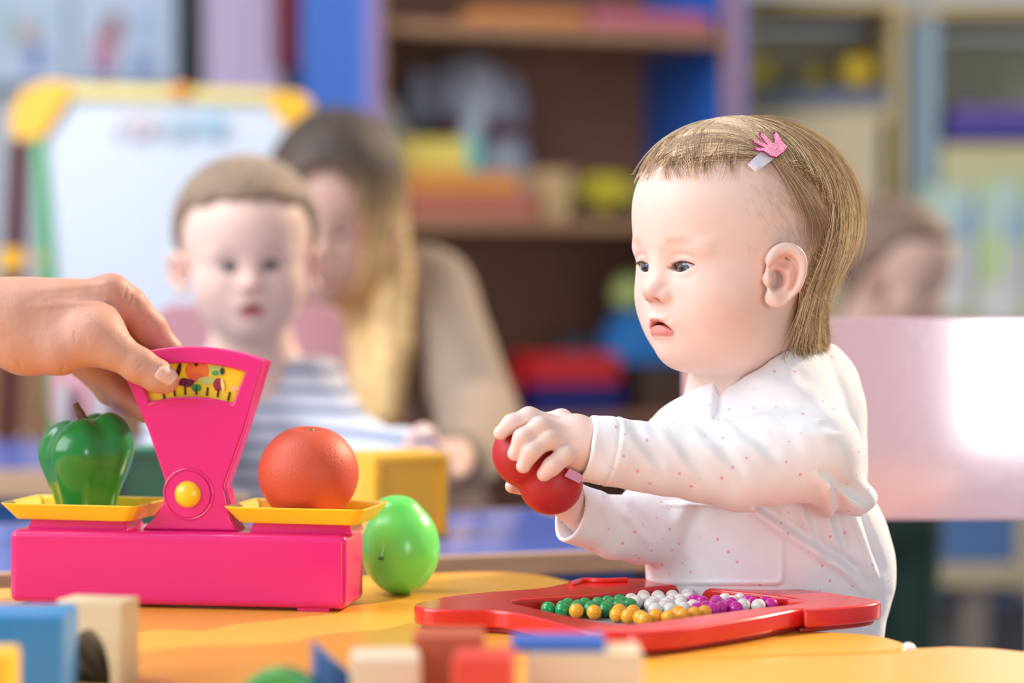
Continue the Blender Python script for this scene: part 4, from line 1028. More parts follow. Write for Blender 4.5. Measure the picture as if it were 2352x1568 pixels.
def f_shirt(p):
    t = ell(p, PA(1690, 1010, 1.690), (.0610, .055, .054))
    t = smin(t, ell(p, PA(1748, 1275, 1.690), (.0790, .064, .083)), .05)
    t = smin(t, ell(p, PA(1795, 892, 1.680), (.0440, .050, .0360)), .03)
    t = smin(t, ell(p, PA(1880, 1000, 1.690), (.030, .045, .060)), .03)
    t = smin(t, ell(p, PA(1965, 1265, 1.680), (.0245, .036, .036)), .016)
    t = smin(t, rc(p, PA(1970, 1350, 1.68), PA(1960, 1470, 1.68), .017, .020), .03)
    # pocket panel
    X = (p[:, 0]/p[:, 1])*FPX+1176; Y = HZ-(p[:, 2]-CAMZ)/p[:, 1]*FPX
    qx = np.abs(X-1640)-162; qy = np.abs(Y-1248)-96; bx = np.minimum(np.maximum(qx+22, qy+22), 0)+np.sqrt(np.maximum(qx+22, 0)**2+np.maximum(qy+22, 0)**2)-22
    pk = (bx/3330); t = t-.0016*sst(-pk, -.0006, .0006)*(p[:, 1] < 1.69)-.0008*np.exp(-((pk+.0022)/.0009)**2)*(p[:, 1] < 1.69)
    s = chain(p, [PA(1795, 905, 1.648), PA(1862, 1035, 1.608), PA(1700, 1072, 1.597), PA(1520, 1054, 1.587), PA(1400, 1036, 1.578), PA(1300, 1024, 1.572)], [.0345, .0335, .0285, .0240, .0218, .0215])
    s = smin(s, ell(p, PA(1945, 1140, 1.625), (.0200, .020, .0130)), .02)
    sl = (p-cuffN)@axN
    s = s+.0007*np.exp(-((sl+.0160)/.0008)**2)-.0004*np.exp(-((sl+.0185)/.0014)**2)
    s0 = s; s = smax(s, sl, .0015)
    s = smax(s, -smax(s0+.0034, -(sl+.013), .001), .001)
    d = smin(t, s, .0085)
    r = chain(p, [PA(1630, 980, 1.735), PA(1545, 1140, 1.705), PA(1470, 1212, 1.662), cuffF-axF*.035, cuffF+axF*.015], [.030, .028, .0240, .0212, .0200])
    rl = (p-cuffF)@axF; r0 = r; r = smax(r, rl, .0015)
    r = smax(r, -smax(r0+.0034, -(rl+.016), .001), .001)
    d = smin(d, r, .008)
    # folds
    front = (p[:, 1] < 1.70)
    for a, b, amp, w in folds:
        sd, tt = segd(p, a*0+a, b); sc = p[:, 1]/1.60
        x_ = sd/w; d = d+front*np.where(w > .0048, 1.1, 1.7)*amp*x_*np.exp(-x_*x_)*1.6*sst(tt, -.25, .15)*sst(-tt, -1.25, -.85)
    d = d+.0022*vnoise(p@rotm('Y', 40)*A(1.7, .6, .5), 42)+.0011*vnoise(p@rotm('Y', -25)*A(1.6, .6, .6), 90)
    # neck opening: cut plane, hollow round the neck
    n_ = A(-.34, .30, .88); n_ /= np.linalg.norm(n_); pl_ = (p-PA(1735, 820, 1.640))@n_
    d = smax(d, pl_, .003)
    hole = smin(HG.skull(HG.loc(p)), HG.f(p), .002)-.0012
    d = smax(d, -smax(hole, -(pl_+.025), .002), .0015)
    return d*.9
shirtm = bpy.data.materials.new('shirt_white_dots'); shirtm.use_nodes = True
nt = shirtm.node_tree; b = nt.nodes['Principled BSDF']; b.inputs['Roughness'].default_value = .9; b.inputs['Sheen Weight'].default_value = .25
b.inputs['Subsurface Weight'].default_value = .1; b.inputs['Subsurface Scale'].default_value = .003
tc = nt.nodes.new('ShaderNodeTexCoord'); vo = nt.nodes.new('ShaderNodeTexVoronoi'); vo.inputs['Scale'].default_value = 105; vo.inputs['Randomness'].default_value = .35
mp = nt.nodes.new('ShaderNodeMapping'); mp.inputs['Rotation'].default_value = (.5, .7, .3)
nt.links.new(tc.outputs['Object'], mp.inputs[0]); nt.links.new(mp.outputs[0], vo.inputs['Vector'])
r = nt.nodes.new('ShaderNodeValToRGB'); r.color_ramp.elements[0].position = .10; r.color_ramp.elements[0].color = (*S2L((236, 170, 180)), 1); r.color_ramp.elements[1].position = .15; r.color_ramp.elements[1].color = (*S2L((234, 232, 236)), 1)
nt.links.new(vo.outputs['Distance'], r.inputs[0]); nt.links.new(r.outputs[0], b.inputs['Base Color'])
n2 = nt.nodes.new('ShaderNodeTexNoise'); n2.inputs['Scale'].default_value = 900; bp2 = nt.nodes.new('ShaderNodeBump'); bp2.inputs['Strength'].default_value = .15; bp2.inputs['Distance'].default_value = .001
nt.links.new(tc.outputs['Object'], n2.inputs['Vector']); nt.links.new(n2.outputs['Fac'], bp2.inputs['Height']); nt.links.new(bp2.outputs['Normal'], b.inputs['Normal'])
sh = mesh_sdf('shirt', f_shirt, (.0, 1.53, .405), (.275, 1.79, .665), .0013, shirtm, None); keep(sh, girl); sh['label'] = 'white long sleeved top with tiny pink dots and a pocket'
def f_trouser(p):
    d = ell(p, A(.172, 1.69, .345), (.068, .058, .075))
    for s_ in (-1, 1):
        y = 1.70+s_*.035
        d = smin(d, chain(p, [A(.16, y, .31), A(.04, y, .31), A(.03, y, .07)], [.042, .036, .028]), .02)
    return smax(d, p[:, 2]-.412, .002)
tr = mesh_sdf('trousers', f_trouser, (-.02, 1.58, .03), (.26, 1.81, .42), .005, mat('trouser_white', (240, 238, 240), .9), None); keep(tr, girl)
for s_ in (-1, 1):
    bm = bmesh.new(); sphere(bm, (0.012, 1.70+s_*.035, .028), (.055, .026, .027), 20); keep(obj('shoe', bm, mat('shoe_white', (225, 215, 215), .6)), girl)

# hair
hairm = mat('hair', (200, 160, 110), .42, vcol=True, spec=.35)
def sample_roots(head, n, mask, seed):
    rng = np.random.default_rng(seed); v = rng.normal(size=(n*3, 3)); v /= np.linalg.norm(v, axis=1)[:, None]
    p = v*A(.0795, .0655, .0645)+A(-.002, 0, .036)
    nn = v[:, 2] < -.75
    d = head.skull(p)
    low = (p[:, 2] < -.005)
    # extend the back surface down to the nape
    p2 = p.copy(); p2[:, 2] = np.where(p[:, 0] < -.02, p[:, 2]*1.25-.006, p[:, 2])
    for _ in range(3):
        d = head.skull(p2); e = .0005
        Gd = np.stack([head.skull(p2+A(*[e*(k == i) for k in range(3)]))-d for i in range(3)], 1)/e
        p2 = p2-d[:, None]*Gd
    ok = (mask(p2) > rng.random(len(p2))) & ~nn & (p2[:, 2] > -.048)
    return p2[ok][:n]
K = A(.0145, .0515, .0745)
def tang(v, G): return v-(v*G).sum(1)[:, None]*G
CR = A(.004, -.004, .101)
def field_back(p, roots, t, G):
    rad = p-CR; rad /= np.linalg.norm(rad, axis=1)[:, None]+1e-9
    down = A(-.10, 0, -1)
    w = np.clip(t*1.1+.15+sst(-p[:, 2], -.07, -.01)*.6, 0, 1)[:, None]
    d = tang(rad*(1-w)+down*w+A(-.30, 0, 0)*(1-w), G)
    d /= np.linalg.norm(d, axis=1)[:, None]+1e-9
    rr_ = (np.sin(roots[:, 0]*9e4+roots[:, 1]*7e4)*.5+.5); stop = (p[:, 2] < -.052+.048*rr_**1.4+.016*vnoise(roots, 70)-.25*(p[:, 0]+.04)) | ((hm_girl(p) < .25) & (p[:, 2] > -.02))
    # leave the head at the nape: hair hangs a little off the neck
    off = .0012+.0035*math.sin(min(t*1.6, 1)*math.pi/2)*(.15+.85*sst(-roots[:, 0], -.035, 0))+.002*sst(-p[:, 2], -.01, .045)
    return d, off, stop
def field_clip(p, roots, t, G):
    to = K-p; dist = np.linalg.norm(to, axis=1); passed = (p[:, 0] < K[0]+.004) & (p[:, 1] > .035) | (dist < .008)
    lock = np.where((p[:, 2] > .03)[:, None], A(-.80, .1, -.85), A(-.12, 0, -1.))
    d = np.where(passed[:, None], lock, to/(dist[:, None]+1e-9)+A(.1, 0, .10)*(dist[:, None] > .02))
    d = tang(d, G); d /= np.linalg.norm(d, axis=1)[:, None]+1e-9
    off = .0010+.0010*sst(dist, .01, .04)+.0018*passed
    return d, off, p[:, 2] < -.02
def field_front(p, roots, t, G):
    d = tang(np.tile(A(.75, .35, -.55), (len(p), 1))+np.stack([0*p[:, 0], np.sign(p[:, 1])*.3, 0*p[:, 0]], 1), G)
    d /= np.linalg.norm(d, axis=1)[:, None]+1e-9
    return d, .0008+.0014*math.sin(t*math.pi)+0*p[:, 0], (p[:, 2] < .058+.024*(np.sin(roots[:, 0]*9e4+roots[:, 1]*7e4)*.5+.5)**2)
def hcol(roots, dark, light, seed=3, f=120):
    rng = np.random.default_rng(seed); light = tuple(min(255, v*1.0) for v in light); n = sst(vnoise(roots, f)*1.5+.5+rng.normal(size=len(roots))*.16, .2, .8)[:, None]
    return np.array(S2L(dark))*(1-n)+np.array(S2L(light))*n
R_all = sample_roots(HG, 44000, hm_girl, 11)
rs = RNG.random(len(R_all))
isf = (R_all[:, 0] > .058)
isc = (~isf) & (R_all[:, 0] > .006+.012*(rs-.5)) & (R_all[:, 1] > -.022) & (R_all[:, 2] > .07)
isf2 = (R_all[:, 0] > .030) & (rs > .85)
rb = R_all[~isf & ~isc]; thin = RNG.random(len(R_all)) < (.25+.75*sst(R_all[:, 2]-.064-.010*sst(np.abs(R_all[:, 1]), .02, .05), -.002, .014)); rcl = R_all[(isc | (isf & (rs > .35) & (R_all[:, 1] > -.012))) & thin]; rf = R_all[(isf | isf2) & (rs > .60) & ((R_all[:, 1] > 0) | (rs > .85))]
dk, lt = (160, 130, 98), (250, 226, 184)
hb_ = strands('hair', HG, rb[:20000], 15, .0082, field_back, RNG.random(min(len(rb), 20000))**1.6*.0065*(.1+.9*sst(-rb[:20000, 0], -.035, 0)), .00024, hcol(rb[:20000], dk, lt), girl, hairm)
hc_ = strands('hair_swept', HG, rcl, 13, .0075, field_clip, RNG.random(len(rcl))*.0012, .00022, hcol(rcl, (156, 126, 100), (240, 210, 170)), girl, hairm, seed=2)
hf_ = strands('hair_fringe', HG, rf, 8, .0034, field_front, RNG.random(len(rf))*.0012, .00017, hcol(rf, (172, 138, 108), (236, 202, 162)), girl, hairm, seed=4)
# short fuzz over the swept side, fly-aways
rz_ = sample_roots(HG, 9000, lambda q: .8*sst(q[:, 2], -.002, .05)*sst(-q[:, 0], -.045, .0)*(hm_girl(q) < .5)*(q[:, 0] < .05), 21)
rz_ = rz_[:2500]
strands('hair_fuzz', HG, rz_, 4, .0016, lambda p, r, t, G: (tang(np.tile(A(-.5, 0, -.8), (len(p), 1)), G), .0006+0*p[:, 0], p[:, 0] > 9), RNG.random(len(rz_))*.001, .00008, hcol(rz_, (206, 172, 150), (220, 188, 164)), girl, hairm, seed=5)
rb = rb[rb[:, 0] < .02]; fl = rb[RNG.choice(len(rb), 620)]
strands('hair_flyaway', HG, fl, 14, .0075, field_back, .003+RNG.random(len(fl))**1.5*.012, .00012, hcol(fl, (206, 170, 120), (246, 220, 170)), girl, hairm, seed=6)

# hair clip
def loc2w(q): return Vector(HG.world(A(*q))[0])
Kp = K+A(0, 0, 0)
e_ = .0005; nrm = A(*[(HG.skull((Kp+A(*[e_*(k == i) for k in range(3)])).reshape(1, 3))-HG.skull(Kp.reshape(1, 3)))[0]/e_ for i in range(3)]); nrm /= np.linalg.norm(nrm)
kc = Kp+nrm*(.0098-HG.skull(Kp.reshape(1, 3))[0])
nw = Vector(HG.R@nrm).normalized(); cw = P(1757, 362, loc2w(kc).y)
# clip axis on screen from (1722,405) up to (1790,330)
ax = (P(1790, 328, cw.y)-P(1722, 405, cw.y)); ax = (ax-nw*ax.dot(nw)).normalized(); sd_ = nw.cross(ax)
clip = empty('hair_clip', cw); tag(clip, 'small hair clip with glittery pink crown and silver clasp in the girl\'s hair', 'hair clip')
fr_ = lambda u, w, v: sd_*u+nw*w+ax*v     # u across, v along clip, w out
bm = bmesh.new(); prism(bm, [(-.0036, -.0160), (.0036, -.0160), (.0044, -.007), (.0044, .009), (-.0044, .009), (-.0044, -.007)], -.0003, .0012, frame=fr_, bev=.0003)
cb = obj('clasp', bm, mat('clip_silver', (236, 230, 236), .32, metal=.3), parent=clip); cb['label'] = 'silver clasp'
bm = bmesh.new()
for vv in (-.0142, -.0118): prism(bm, [(-.0024, vv-.0005), (.0024, vv-.0005), (.0024, vv+.0005), (-.0024, vv+.0005)], .0011, .0018, frame=fr_)
obj('clasp_ridges', bm, mat('clip_silver', (236, 230, 236), .32, metal=.3), parent=cb)
crm = mat('crown_glitter', (190, 70, 140), .28, metal=.35, bump=1.0, bscale=1800, noise=.5, nscale=1500)
# crown: base band at the right, five spikes fanning to upper left
U = lambda px, py: ((P(px, py, cw.y)-cw).dot(sd_)/ (1), (P(px, py, cw.y)-cw).dot(ax))
# outline picked on the picture plane, laid on the clip plane
def toplane(px, py):
    o = Vector((0, 0, CAMZ)); dr = (P(px, py, 1.0)-o).normalized(); t_ = (cw-o).dot(nw)/dr.dot(nw); h = o+dr*t_-cw; return (h.dot(sd_), h.dot(ax))
crown = [(1765, 364), (1779, 368), (1795, 356), (1804, 345), (1797, 338), (1789, 329), (1779, 311), (1772, 312), (1776, 333), (1770, 337), (1746, 312), (1739, 314), (1753, 333), (1760, 341), (1748, 336), (1729, 329), (1724, 333), (1741, 341), (1753, 347), (1733, 347), (1726, 349), (1734, 353), (1750, 354)]
bm = bmesh.new(); cp = [toplane(a, b) for a, b in crown]
es = []; vs = [bm.verts.new(fr_(u, .0022, v)) for u, v in cp]; es = [bm.edges.new((vs[i], vs[(i+1) % len(vs)])) for i in range(len(vs))]
r_ = bmesh.ops.triangle_fill(bm, use_beauty=True, edges=es); fs = [g for g in r_['geom'] if isinstance(g, bmesh.types.BMFace)]
ex = bmesh.ops.extrude_face_region(bm, geom=fs); bmesh.ops.translate(bm, vec=nw*.0014, verts=[g for g in ex['geom'] if isinstance(g, bmesh.types.BMVert)]); bmesh.ops.recalc_face_normals(bm, faces=bm.faces)
obj('crown_ornament', bm, crm, parent=clip)['label'] = 'glittery pink five-pointed crown'
for px, py in ((1774, 312), (1742, 313), (1726, 331), (1728, 349)):
    bm = bmesh.new(); u, v = toplane(px, py); sphere(bm, fr_(u, .0030, v), .0012, 10); obj('crown_tip', bm, crm, parent=clip)

# the toy she holds
rt = empty('toy_apple', PA(1240, 1075, 1.583)); tag(rt, 'matt dark red rubbery two lobed toy apple held in the girl\'s hands', 'toy fruit')
def f_toy(p):
    d = ell(p, PA(1213, 1041, 1.582), (.0235, .0225, .0232)); d = smin(d, ell(p, PA(1265, 1107, 1.583), (.0213, .0215, .0213)), .0035)
    return smin(d, ell(p, PA(1262, 1045, 1.594), (.0205, .017, .0200)), .004)
tm = mesh_sdf('body', f_toy, (-.02, 1.55, .52), (.06, 1.62, .62), .0011, mat('matt_red', (178, 34, 40), .5, sss=.05), None)
keep(tm, rt)
bm = bmesh.new(); prism(bm, [(-.006, -.003), (.006, -.003), (.005, .003), (-.005, .003)], -.0006, .0006, bev=.0003); tgo = obj('sticker', bm, mat('sticker_lilac', (206, 150, 190), .5), loc=P(1318, 1092, 1.563)); tgo.rotation_euler = (0, .45, .35)
bpy.context.view_layer.update(); keep(tgo, rt); tgo['label'] = 'small lilac sticker'

# ------------------------------------------------------------------ the adult hand
ah = empty('person', (PA(60, 760, 1.66))); tag(ah, 'adult reaching in from the left, bare hand pinching the top of the pink scale', 'person')
def crease(p, px, py, ang, L=.012, w=.0007, amp=.0006, y=1.66):
    a = PA(px-math.cos(ang)*L*1700, py-math.sin(ang)*L*1700, y); b = PA(px+math.cos(ang)*L*1700, py+math.sin(ang)*L*1700, y)
    sd, t = segd(p, a, b); return amp*np.exp(-(sd/w)**2)*sst(t, -.2, .2)*sst(-t, -1.2, -.8)
def f_hand(p):
    arm = chain(p, [PA(-330, 690, 1.69), PA(-100, 715, 1.665), PA(30, 745, 1.660)], [.034, .030, .0275])
    # flattened palm and back of the hand
    d = smin(arm, ell(p, PA(110, 752, 1.662), (.034, .020, .0275)), .02)
    d = smin(d, chain(p, [PA(40, 690, 1.668), PA(150, 690, 1.672), PA(258, 672, 1.672)], [.0130, .0130, .0118]), .014)
    d = smin(d, chain(p, [PA(60, 740, 1.685), PA(170, 740, 1.69), PA(240, 735, 1.69)], [.016, .0150, .0120]), .016)
    # thenar and thumb
    d = smin(d, chain(p, [PA(60, 800, 1.652), PA(140, 805, 1.645), PA(215, 778, 1.643)], [.0150, .0155, .0145]), .016)
    th_ = chain(p, [PA(205, 778, 1.644), PA(262, 806, 1.641), PA(318, 838, 1.6415), PA(362, 864, 1.6425), PA(382, 874, 1.643)], [.0142, .0122, .0116, .0106, .0088])
    # tendon web between thumb and index
    d = smin(d, th_, .010)
    d = smin(d, chain(p, [PA(150, 735, 1.664), PA(232, 762, 1.654)], [.0150, .0120]), .022)
    # index: knuckle, bent down behind the scale
    ix = chain(p, [PA(250, 672, 1.672), PA(296, 700, 1.678), PA(345, 752, 1.686), PA(384, 806, 1.691), PA(400, 850, 1.6905)], [.0125, .0122, .0108, .0098, .0088])
    d = smin(d, ix, .006)
    mx_ = chain(p, [PA(232, 715, 1.692), PA(300, 770, 1.706), PA(360, 835, 1.706), PA(395, 890, 1.698)], [.0125, .0115, .0105, .009]); d = smin(d, mx_, .003)
    rg = chain(p, [PA(175, 770, 1.70), PA(225, 845, 1.706), PA(285, 905, 1.702), PA(335, 942, 1.694)], [.0135, .0112, .0102, .0086]); d = smin(d, rg, .003)
    pk_ = chain(p, [PA(130, 780, 1.705), PA(190, 835, 1.716), PA(250, 900, 1.715), PA(300, 935, 1.707)], [.012, .0095, .0085, .0075]); d = smin(d, pk_, .003)
    # nail plate
    nq = p-PA(380, 862, 1.6335); Rn = rotm('Y', 32)@rotm('Z', -8)
    nl = nq@Rn; qn = np.abs(nl)-A(.0062, .0007, .0052); nb_ = np.sqrt((np.maximum(qn+A(.003, 0, .003), 0)[:, [0, 2]]**2).sum(1))-.003
    nail = smax(nb_, np.abs(nl[:, 1]-.0012+18*nl[:, 2]**2)-.0007, .0005)
    d = d+0*nail
    gro = np.abs(nb_)-.0002
    frontm = (p[:, 1] < 1.6405)
    d = d+frontm*(.0007*np.exp(-(nb_/.0008)**2)*(nl[:, 0] < .0045))-frontm*.0003*sst(-nb_, 0, .001)
    # creases at knuckles, thumb base, web
    c = 0
    for a in ((286, 672, 1.75), (298, 690, 1.6), (312, 700, 1.2), (330, 738, 2.2), (200, 775, 1.45), (209, 778, 1.4), (218, 782, 1.4), (192, 772, 1.5), (328, 832, 2.2), (336, 838, 2.2), (60, 835, 1.3), (160, 842, 2.0), (205, 850, 2.3)):
        c = c+crease(p, a[0], a[1], a[2], L=.0080, w=.0008, amp=.0006)
    d = d+c
    # tendons
    for y0, y1 in ((668, 650), (705, 690)):
        sd, t = segd(p, PA(60, y0, 1.66), PA(245, y1, 1.66)); d = d-.0006*np.exp(-(sd/.0025)**2)*sst(t, 0, .3)
    return d+.0007*vnoise(p, 70)+.00025*vnoise(p, 260)
def c_hand(V):
    ls = lambda c: np.array(S2L(c)); c = np.tile(ls((200, 150, 128)), (len(V), 1))
    def mx(w, col):
        nonlocal c
        w = np.clip(w, 0, 1)[:, None]; c = c*(1-w)+ls(col)*w
    for px, py, y, r in ((275, 690, 1.67, .02), (370, 790, 1.69, .022), (300, 920, 1.70, .02), (120, 835, 1.65, .02), (310, 745, 1.69, .02)):
        mx(.55*np.exp(-((V-PA(px, py, y))**2).sum(1)/r**2), (190, 120, 108))
    mx(.25+.9*vnoise(V, 120), (200, 144, 124))
    nq = V-PA(380, 862, 1.6335); nl = nq@(rotm('Y', 32)@rotm('Z', -8)); q = np.abs(nl)-A(.0062, 1, .0052)
    nb_ = np.sqrt((np.maximum(q+.003, 0)[:, [0, 2]]**2).sum(1))-.003
    mx(.75*sst(-nb_, -.0003, .0006)*(V[:, 1] < 1.6405), (232, 190, 176))
    mx(.5*sst(-nb_, -.0003, .0006)*(V[:, 1] < 1.6405)*sst(nl[:, 0], .0035, .0055), (240, 224, 210))
    return c
hd = mesh_sdf('body', f_hand, (-.50, 1.61, .56), (-.205, 1.75, .70), .0011, skin_adult, None, color=c_hand); keep(hd, ah)

# ------------------------------------------------------------------ the boy
boy = empty('person', (PA(600, 1000, 2.55)*A(1, 1, 0))); tag(boy, 'toddler boy in white and grey striped shirt facing the viewer, seated at the blue table', 'person')
HB = Head(P(566, 604, 2.44), 99, pitch=3, roll=2, scale=1.03, open_=(.0058, .0052), mouth=2.6, gaze=(.08, -.03))
skin_b = mat('skin_soft', (235, 195, 175), .55, vcol=True, sss=.1)
def hm_boy(q):
    X, Y, Z = q[:, 0], np.abs(q[:, 1]), q[:, 2]
    zz = np.interp(Z, [-.06, -.03, -.01, .02, .045, .06, .075, .09], [-.05, -.03, -.02, .018, .030, .045, .068, .09])
    return np.maximum(sst(zz-X, -.002, .004), sst(Z-.064+.006*sst(Y, .02, .05), -.003, .004))
bx = lambda px, py, d=2.46: PA(px, py, d)
def f_boy(p):
    d = HB.f(p)
    d = smin(d, rc(p, bx(580, 740, 2.47), bx(585, 860, 2.48), .036, .042), .02)
    d = smin(d, ell(p, bx(600, 1000, 2.49), (.07, .05, .09)), .03)
    d = smin(d, ell(p, bx(610, 1240, 2.5), (.07, .055, .07)), .03)
    d = smin(d, chain(p, [bx(720, 900, 2.47), bx(792, 1012, 2.40), bx(880, 1044, 2.32), bx(955, 1028, 2.27)], [.024, .021, .018, .015]), .02)
    for k in range(4): d = smin(d, chain(p, [bx(960, 1015+6*k, 2.27), bx(985, 1008+12*k, 2.25), bx(1002, 1022+13*k, 2.238)], [.009, .0072, .006]), .004)
    d = smin(d, chain(p, [bx(958, 1005, 2.265), bx(972, 992, 2.24), bx(990, 996, 2.23)], [.010, .0075, .006]), .004)
    d = smin(d, chain(p, [bx(470, 880, 2.46), bx(400, 1000, 2.38), bx(420, 1120, 2.3), bx(470, 1150, 2.26)], [.028, .025, .020, .015]), .02)
    return d
bb = mesh_sdf('body', f_boy, (-.42, 2.2, .44), (-.05, 2.60, .84), .0024, skin_b, None, color=lambda V: HB.color(V, base=(228, 193, 178), hair=(120, 98, 80), lip=(184, 96, 96), hmask=hm_boy)); keep(bb, boy)
HB.eye_objects(boy, (60, 72, 92)); HB.lashes(boy, mat('lash_dark', (50, 40, 36), .6), n=20, ln=.006)
hcut = mat('short_hair', (136, 110, 88), .7, noise=.3, nscale=90, sheen=.2)
def f_bhair(p):
    q = HB.loc(p); sk = HB.skull(q)-.0065-.0012*vnoise(q, 300)
    h = hm_boy(q); X, Y, Z = q[:, 0], np.abs(q[:, 1]), q[:, 2]
    bd = np.minimum((X-np.interp(Z, [-.06, -.03, -.01, .02, .045, .06, .075, .09], [-.05, -.03, -.02, .018, .030, .045, .068, .09])), .064-.006*sst(Y, .02, .05)-Z)
    return smax(sk, bd*.8-.002+.004*vnoise(q, 120), .013)*1.1
mh = mesh_sdf('hair', f_bhair, (-.40, 2.3, .64), (-.14, 2.58, .84), .0022, hcut, None); keep(mh, boy)
def f_bshirt(p):
    d = ell(p, bx(605, 990, 2.50), (.088, .066, .100)); d = smin(d, ell(p, bx(620, 1200, 2.5), (.086, .068, .10)), .05)
    d = smin(d, rc(p, bx(505, 845, 2.49), bx(700, 845, 2.49), .030, .032), .03)
    d = smin(d, chain(p, [bx(712, 895, 2.48), bx(790, 1010, 2.41), bx(870, 1045, 2.34), bx(945, 1035, 2.28)], [.036, .033, .028, .022]), .012)
    d = smin(d, chain(p, [bx(490, 880, 2.47), bx(405, 1000, 2.38), bx(425, 1110, 2.31)], [.036, .033, .026]), .012)
    d = d+.0016*vnoise(p, 40)
    d = smax(d, (p-bx(590, 805, 2.42))@(A(-.05, .25, .96)), .004)
    return smax(d, -(HB.f(p)-.001), .002)
stm = bpy.data.materials.new('shirt_striped'); stm.use_nodes = True; nt = stm.node_tree; b = nt.nodes['Principled BSDF']; b.inputs['Roughness'].default_value = .9
tc = nt.nodes.new('ShaderNodeTexCoord'); sx = nt.nodes.new('ShaderNodeSeparateXYZ'); ma = nt.nodes.new('ShaderNodeMath'); ma.operation = 'MULTIPLY'; ma.inputs[1].default_value = 2*math.pi/.0185
sn = nt.nodes.new('ShaderNodeMath'); sn.operation = 'SINE'; r = nt.nodes.new('ShaderNodeValToRGB')
r.color_ramp.elements[0].position = .30; r.color_ramp.elements[0].color = (*S2L((134, 142, 166)), 1); r.color_ramp.elements[1].position = .40; r.color_ramp.elements[1].color = (*S2L((206, 206, 216)), 1)
mr = nt.nodes.new('ShaderNodeMapRange'); mr.inputs['From Min'].default_value = -1
nt.links.new(tc.outputs['Object'], sx.inputs[0]); nt.links.new(sx.outputs['Z'], ma.inputs[0]); nt.links.new(ma.outputs[0], sn.inputs[0]); nt.links.new(sn.outputs[0], mr.inputs['Value']); nt.links.new(mr.outputs[0], r.inputs[0]); nt.links.new(r.outputs[0], b.inputs['Base Color'])
bs = mesh_sdf('shirt', f_bshirt, (-.42, 2.22, .40), (-.06, 2.62, .63), .003, stm, None); keep(bs, boy); bs['label'] = 'white shirt with blue grey stripes'
def legs_sdf(cx, cy, z, dirx, diry, w=.035, r=.04, knee=.14):
    def f(p):
        d = ell(p, A(cx, cy, z+.04), (.075, .065, .07))
        for s_ in (-1, 1):
            o = A(-diry, dirx, 0)*s_*w; a = A(cx, cy, z+.01)+o; k_ = a+A(dirx, diry, 0)*knee
            d = smin(d, chain(p, [a, k_, A(k_[0], k_[1], .06)], [r, r*.85, r*.7]), .02)
            d = smin(d, ell(p, A(k_[0]+dirx*.02, k_[1]+diry*.02, .028), (.034, .034, .027)), .02)
        return d
    return f
bl = mesh_sdf('trousers', legs_sdf(boy.location.x, 2.50, .30, 0, -1, knee=.12), (-.42, 2.28, -.01), (-.08, 2.64, .43), .007, mat('navy_cloth', (40, 52, 92), .9), None); keep(bl, boy)

# ------------------------------------------------------------------ the woman
wo = empty('person', (PA(900, 900, 3.0)*A(1, 1, 0))); tag(wo, 'woman with long sunlit blond hair and taupe jumper, sitting behind the boy', 'person')
HW = Head(P(765, 515, 2.96), 84, pitch=10, roll=-6, scale=1.10, zs=1.16, cheek=.82, open_=(.0024, .0028), mouth=.6, gaze=(0, -.3), adult=1)
wx = lambda px, py, d=3.0: PA(px, py, d)
def f_woman(p):
    d = HW.f(p)
    d = smin(d, rc(p, wx(775, 640, 3.0), wx(800, 760, 3.02), .045, .05), .02)
    d = smin(d, ell(p, wx(850, 1000, 3.05), (.12, .08, .20)), .04)
    d = smin(d, chain(p, [wx(985, 700, 3.05), wx(1085, 965, 2.93), wx(1068, 1038, 2.70), wx(1030, 1060, 2.48)], [.035, .030, .026, .022]), .03)
    for k in range(4): d = smin(d, chain(p, [wx(1030, 1050+7*k, 2.48), wx(1012, 1035+16*k, 2.44), wx(1020, 1050+16*k, 2.41)], [.013, .010, .008]), .005)
    d = smin(d, chain(p, [wx(1036, 1045, 2.47), wx(1050, 1070, 2.44), wx(1040, 1092, 2.42)], [.014, .011, .009]), .005)
    return d
wb_ = mesh_sdf('body', f_woman, (-.40, 2.36, .38), (.04, 3.20, .92), .0042, skin_b, None, color=lambda V: HW.color(V, base=(214, 172, 158), hair=(100, 76, 60), lip=(190, 110, 110))); keep(wb_, wo)
HW.eye_objects(wo, (70, 70, 74)); HW.lashes(wo, mat('lash_dark', (50, 40, 36), .6), n=16, ln=.006)
def f_whair(p):
    q = HW.loc(p)
    cap = HW.skull(q)-.013
    X, Y, Z = q[:, 0], q[:, 1], q[:, 2]
    face = smax(np.sqrt(((Z+.005)/.070)**2+(Y/.046)**2)-1, -(X-.0)*18, .1)*.045
    cap = smax(cap*1.22, -face, .006)
    L = chain(p, [wx(885, 430, 3.0), wx(898, 620, 2.97), wx(897, 800, 2.93), wx(890, 950, 2.90)], [.024, .026, .0265, .018])
    L = smin(L, chain(p, [wx(858, 400, 3.02), wx(852, 620, 3.0), wx(840, 800, 2.96), wx(850, 960, 2.93)], [.022, .022, .022, .016]), .01)
    B2 = chain(p, [wx(705, 420, 3.02), wx(685, 560, 3.02), wx(670, 760, 3.0)], [.022, .024, .024])
    back = rc(p, wx(790, 480, 3.06), wx(830, 780, 3.08), .06, .05)
    d = smin(smin(cap, np.minimum(L, B2), .02), back, .02)
    g = np.sin((p[:, 0]*1.0+.02*np.sin(p[:, 2]*22))*900)*.0012
    return d+g+.002*vnoise(p*A(1, 1, .25), 90)
hwm = mat('long_hair', (150, 116, 84), .62, vcol=True, noise=.25, nscale=40)
def c_whair(V):
    z = V[:, 2]; t = sst(-(z-.80), -.03, .10)[:, None]; n = vnoise(V*A(1, 1, .15), 150)[:, None]
    return (np.array(S2L((66, 50, 42)))*(1-t)+np.array(S2L((230, 190, 132)))*t)*(1+.5*n)  # dark brown roots; blond lengths lightened to put sunlight into the colour
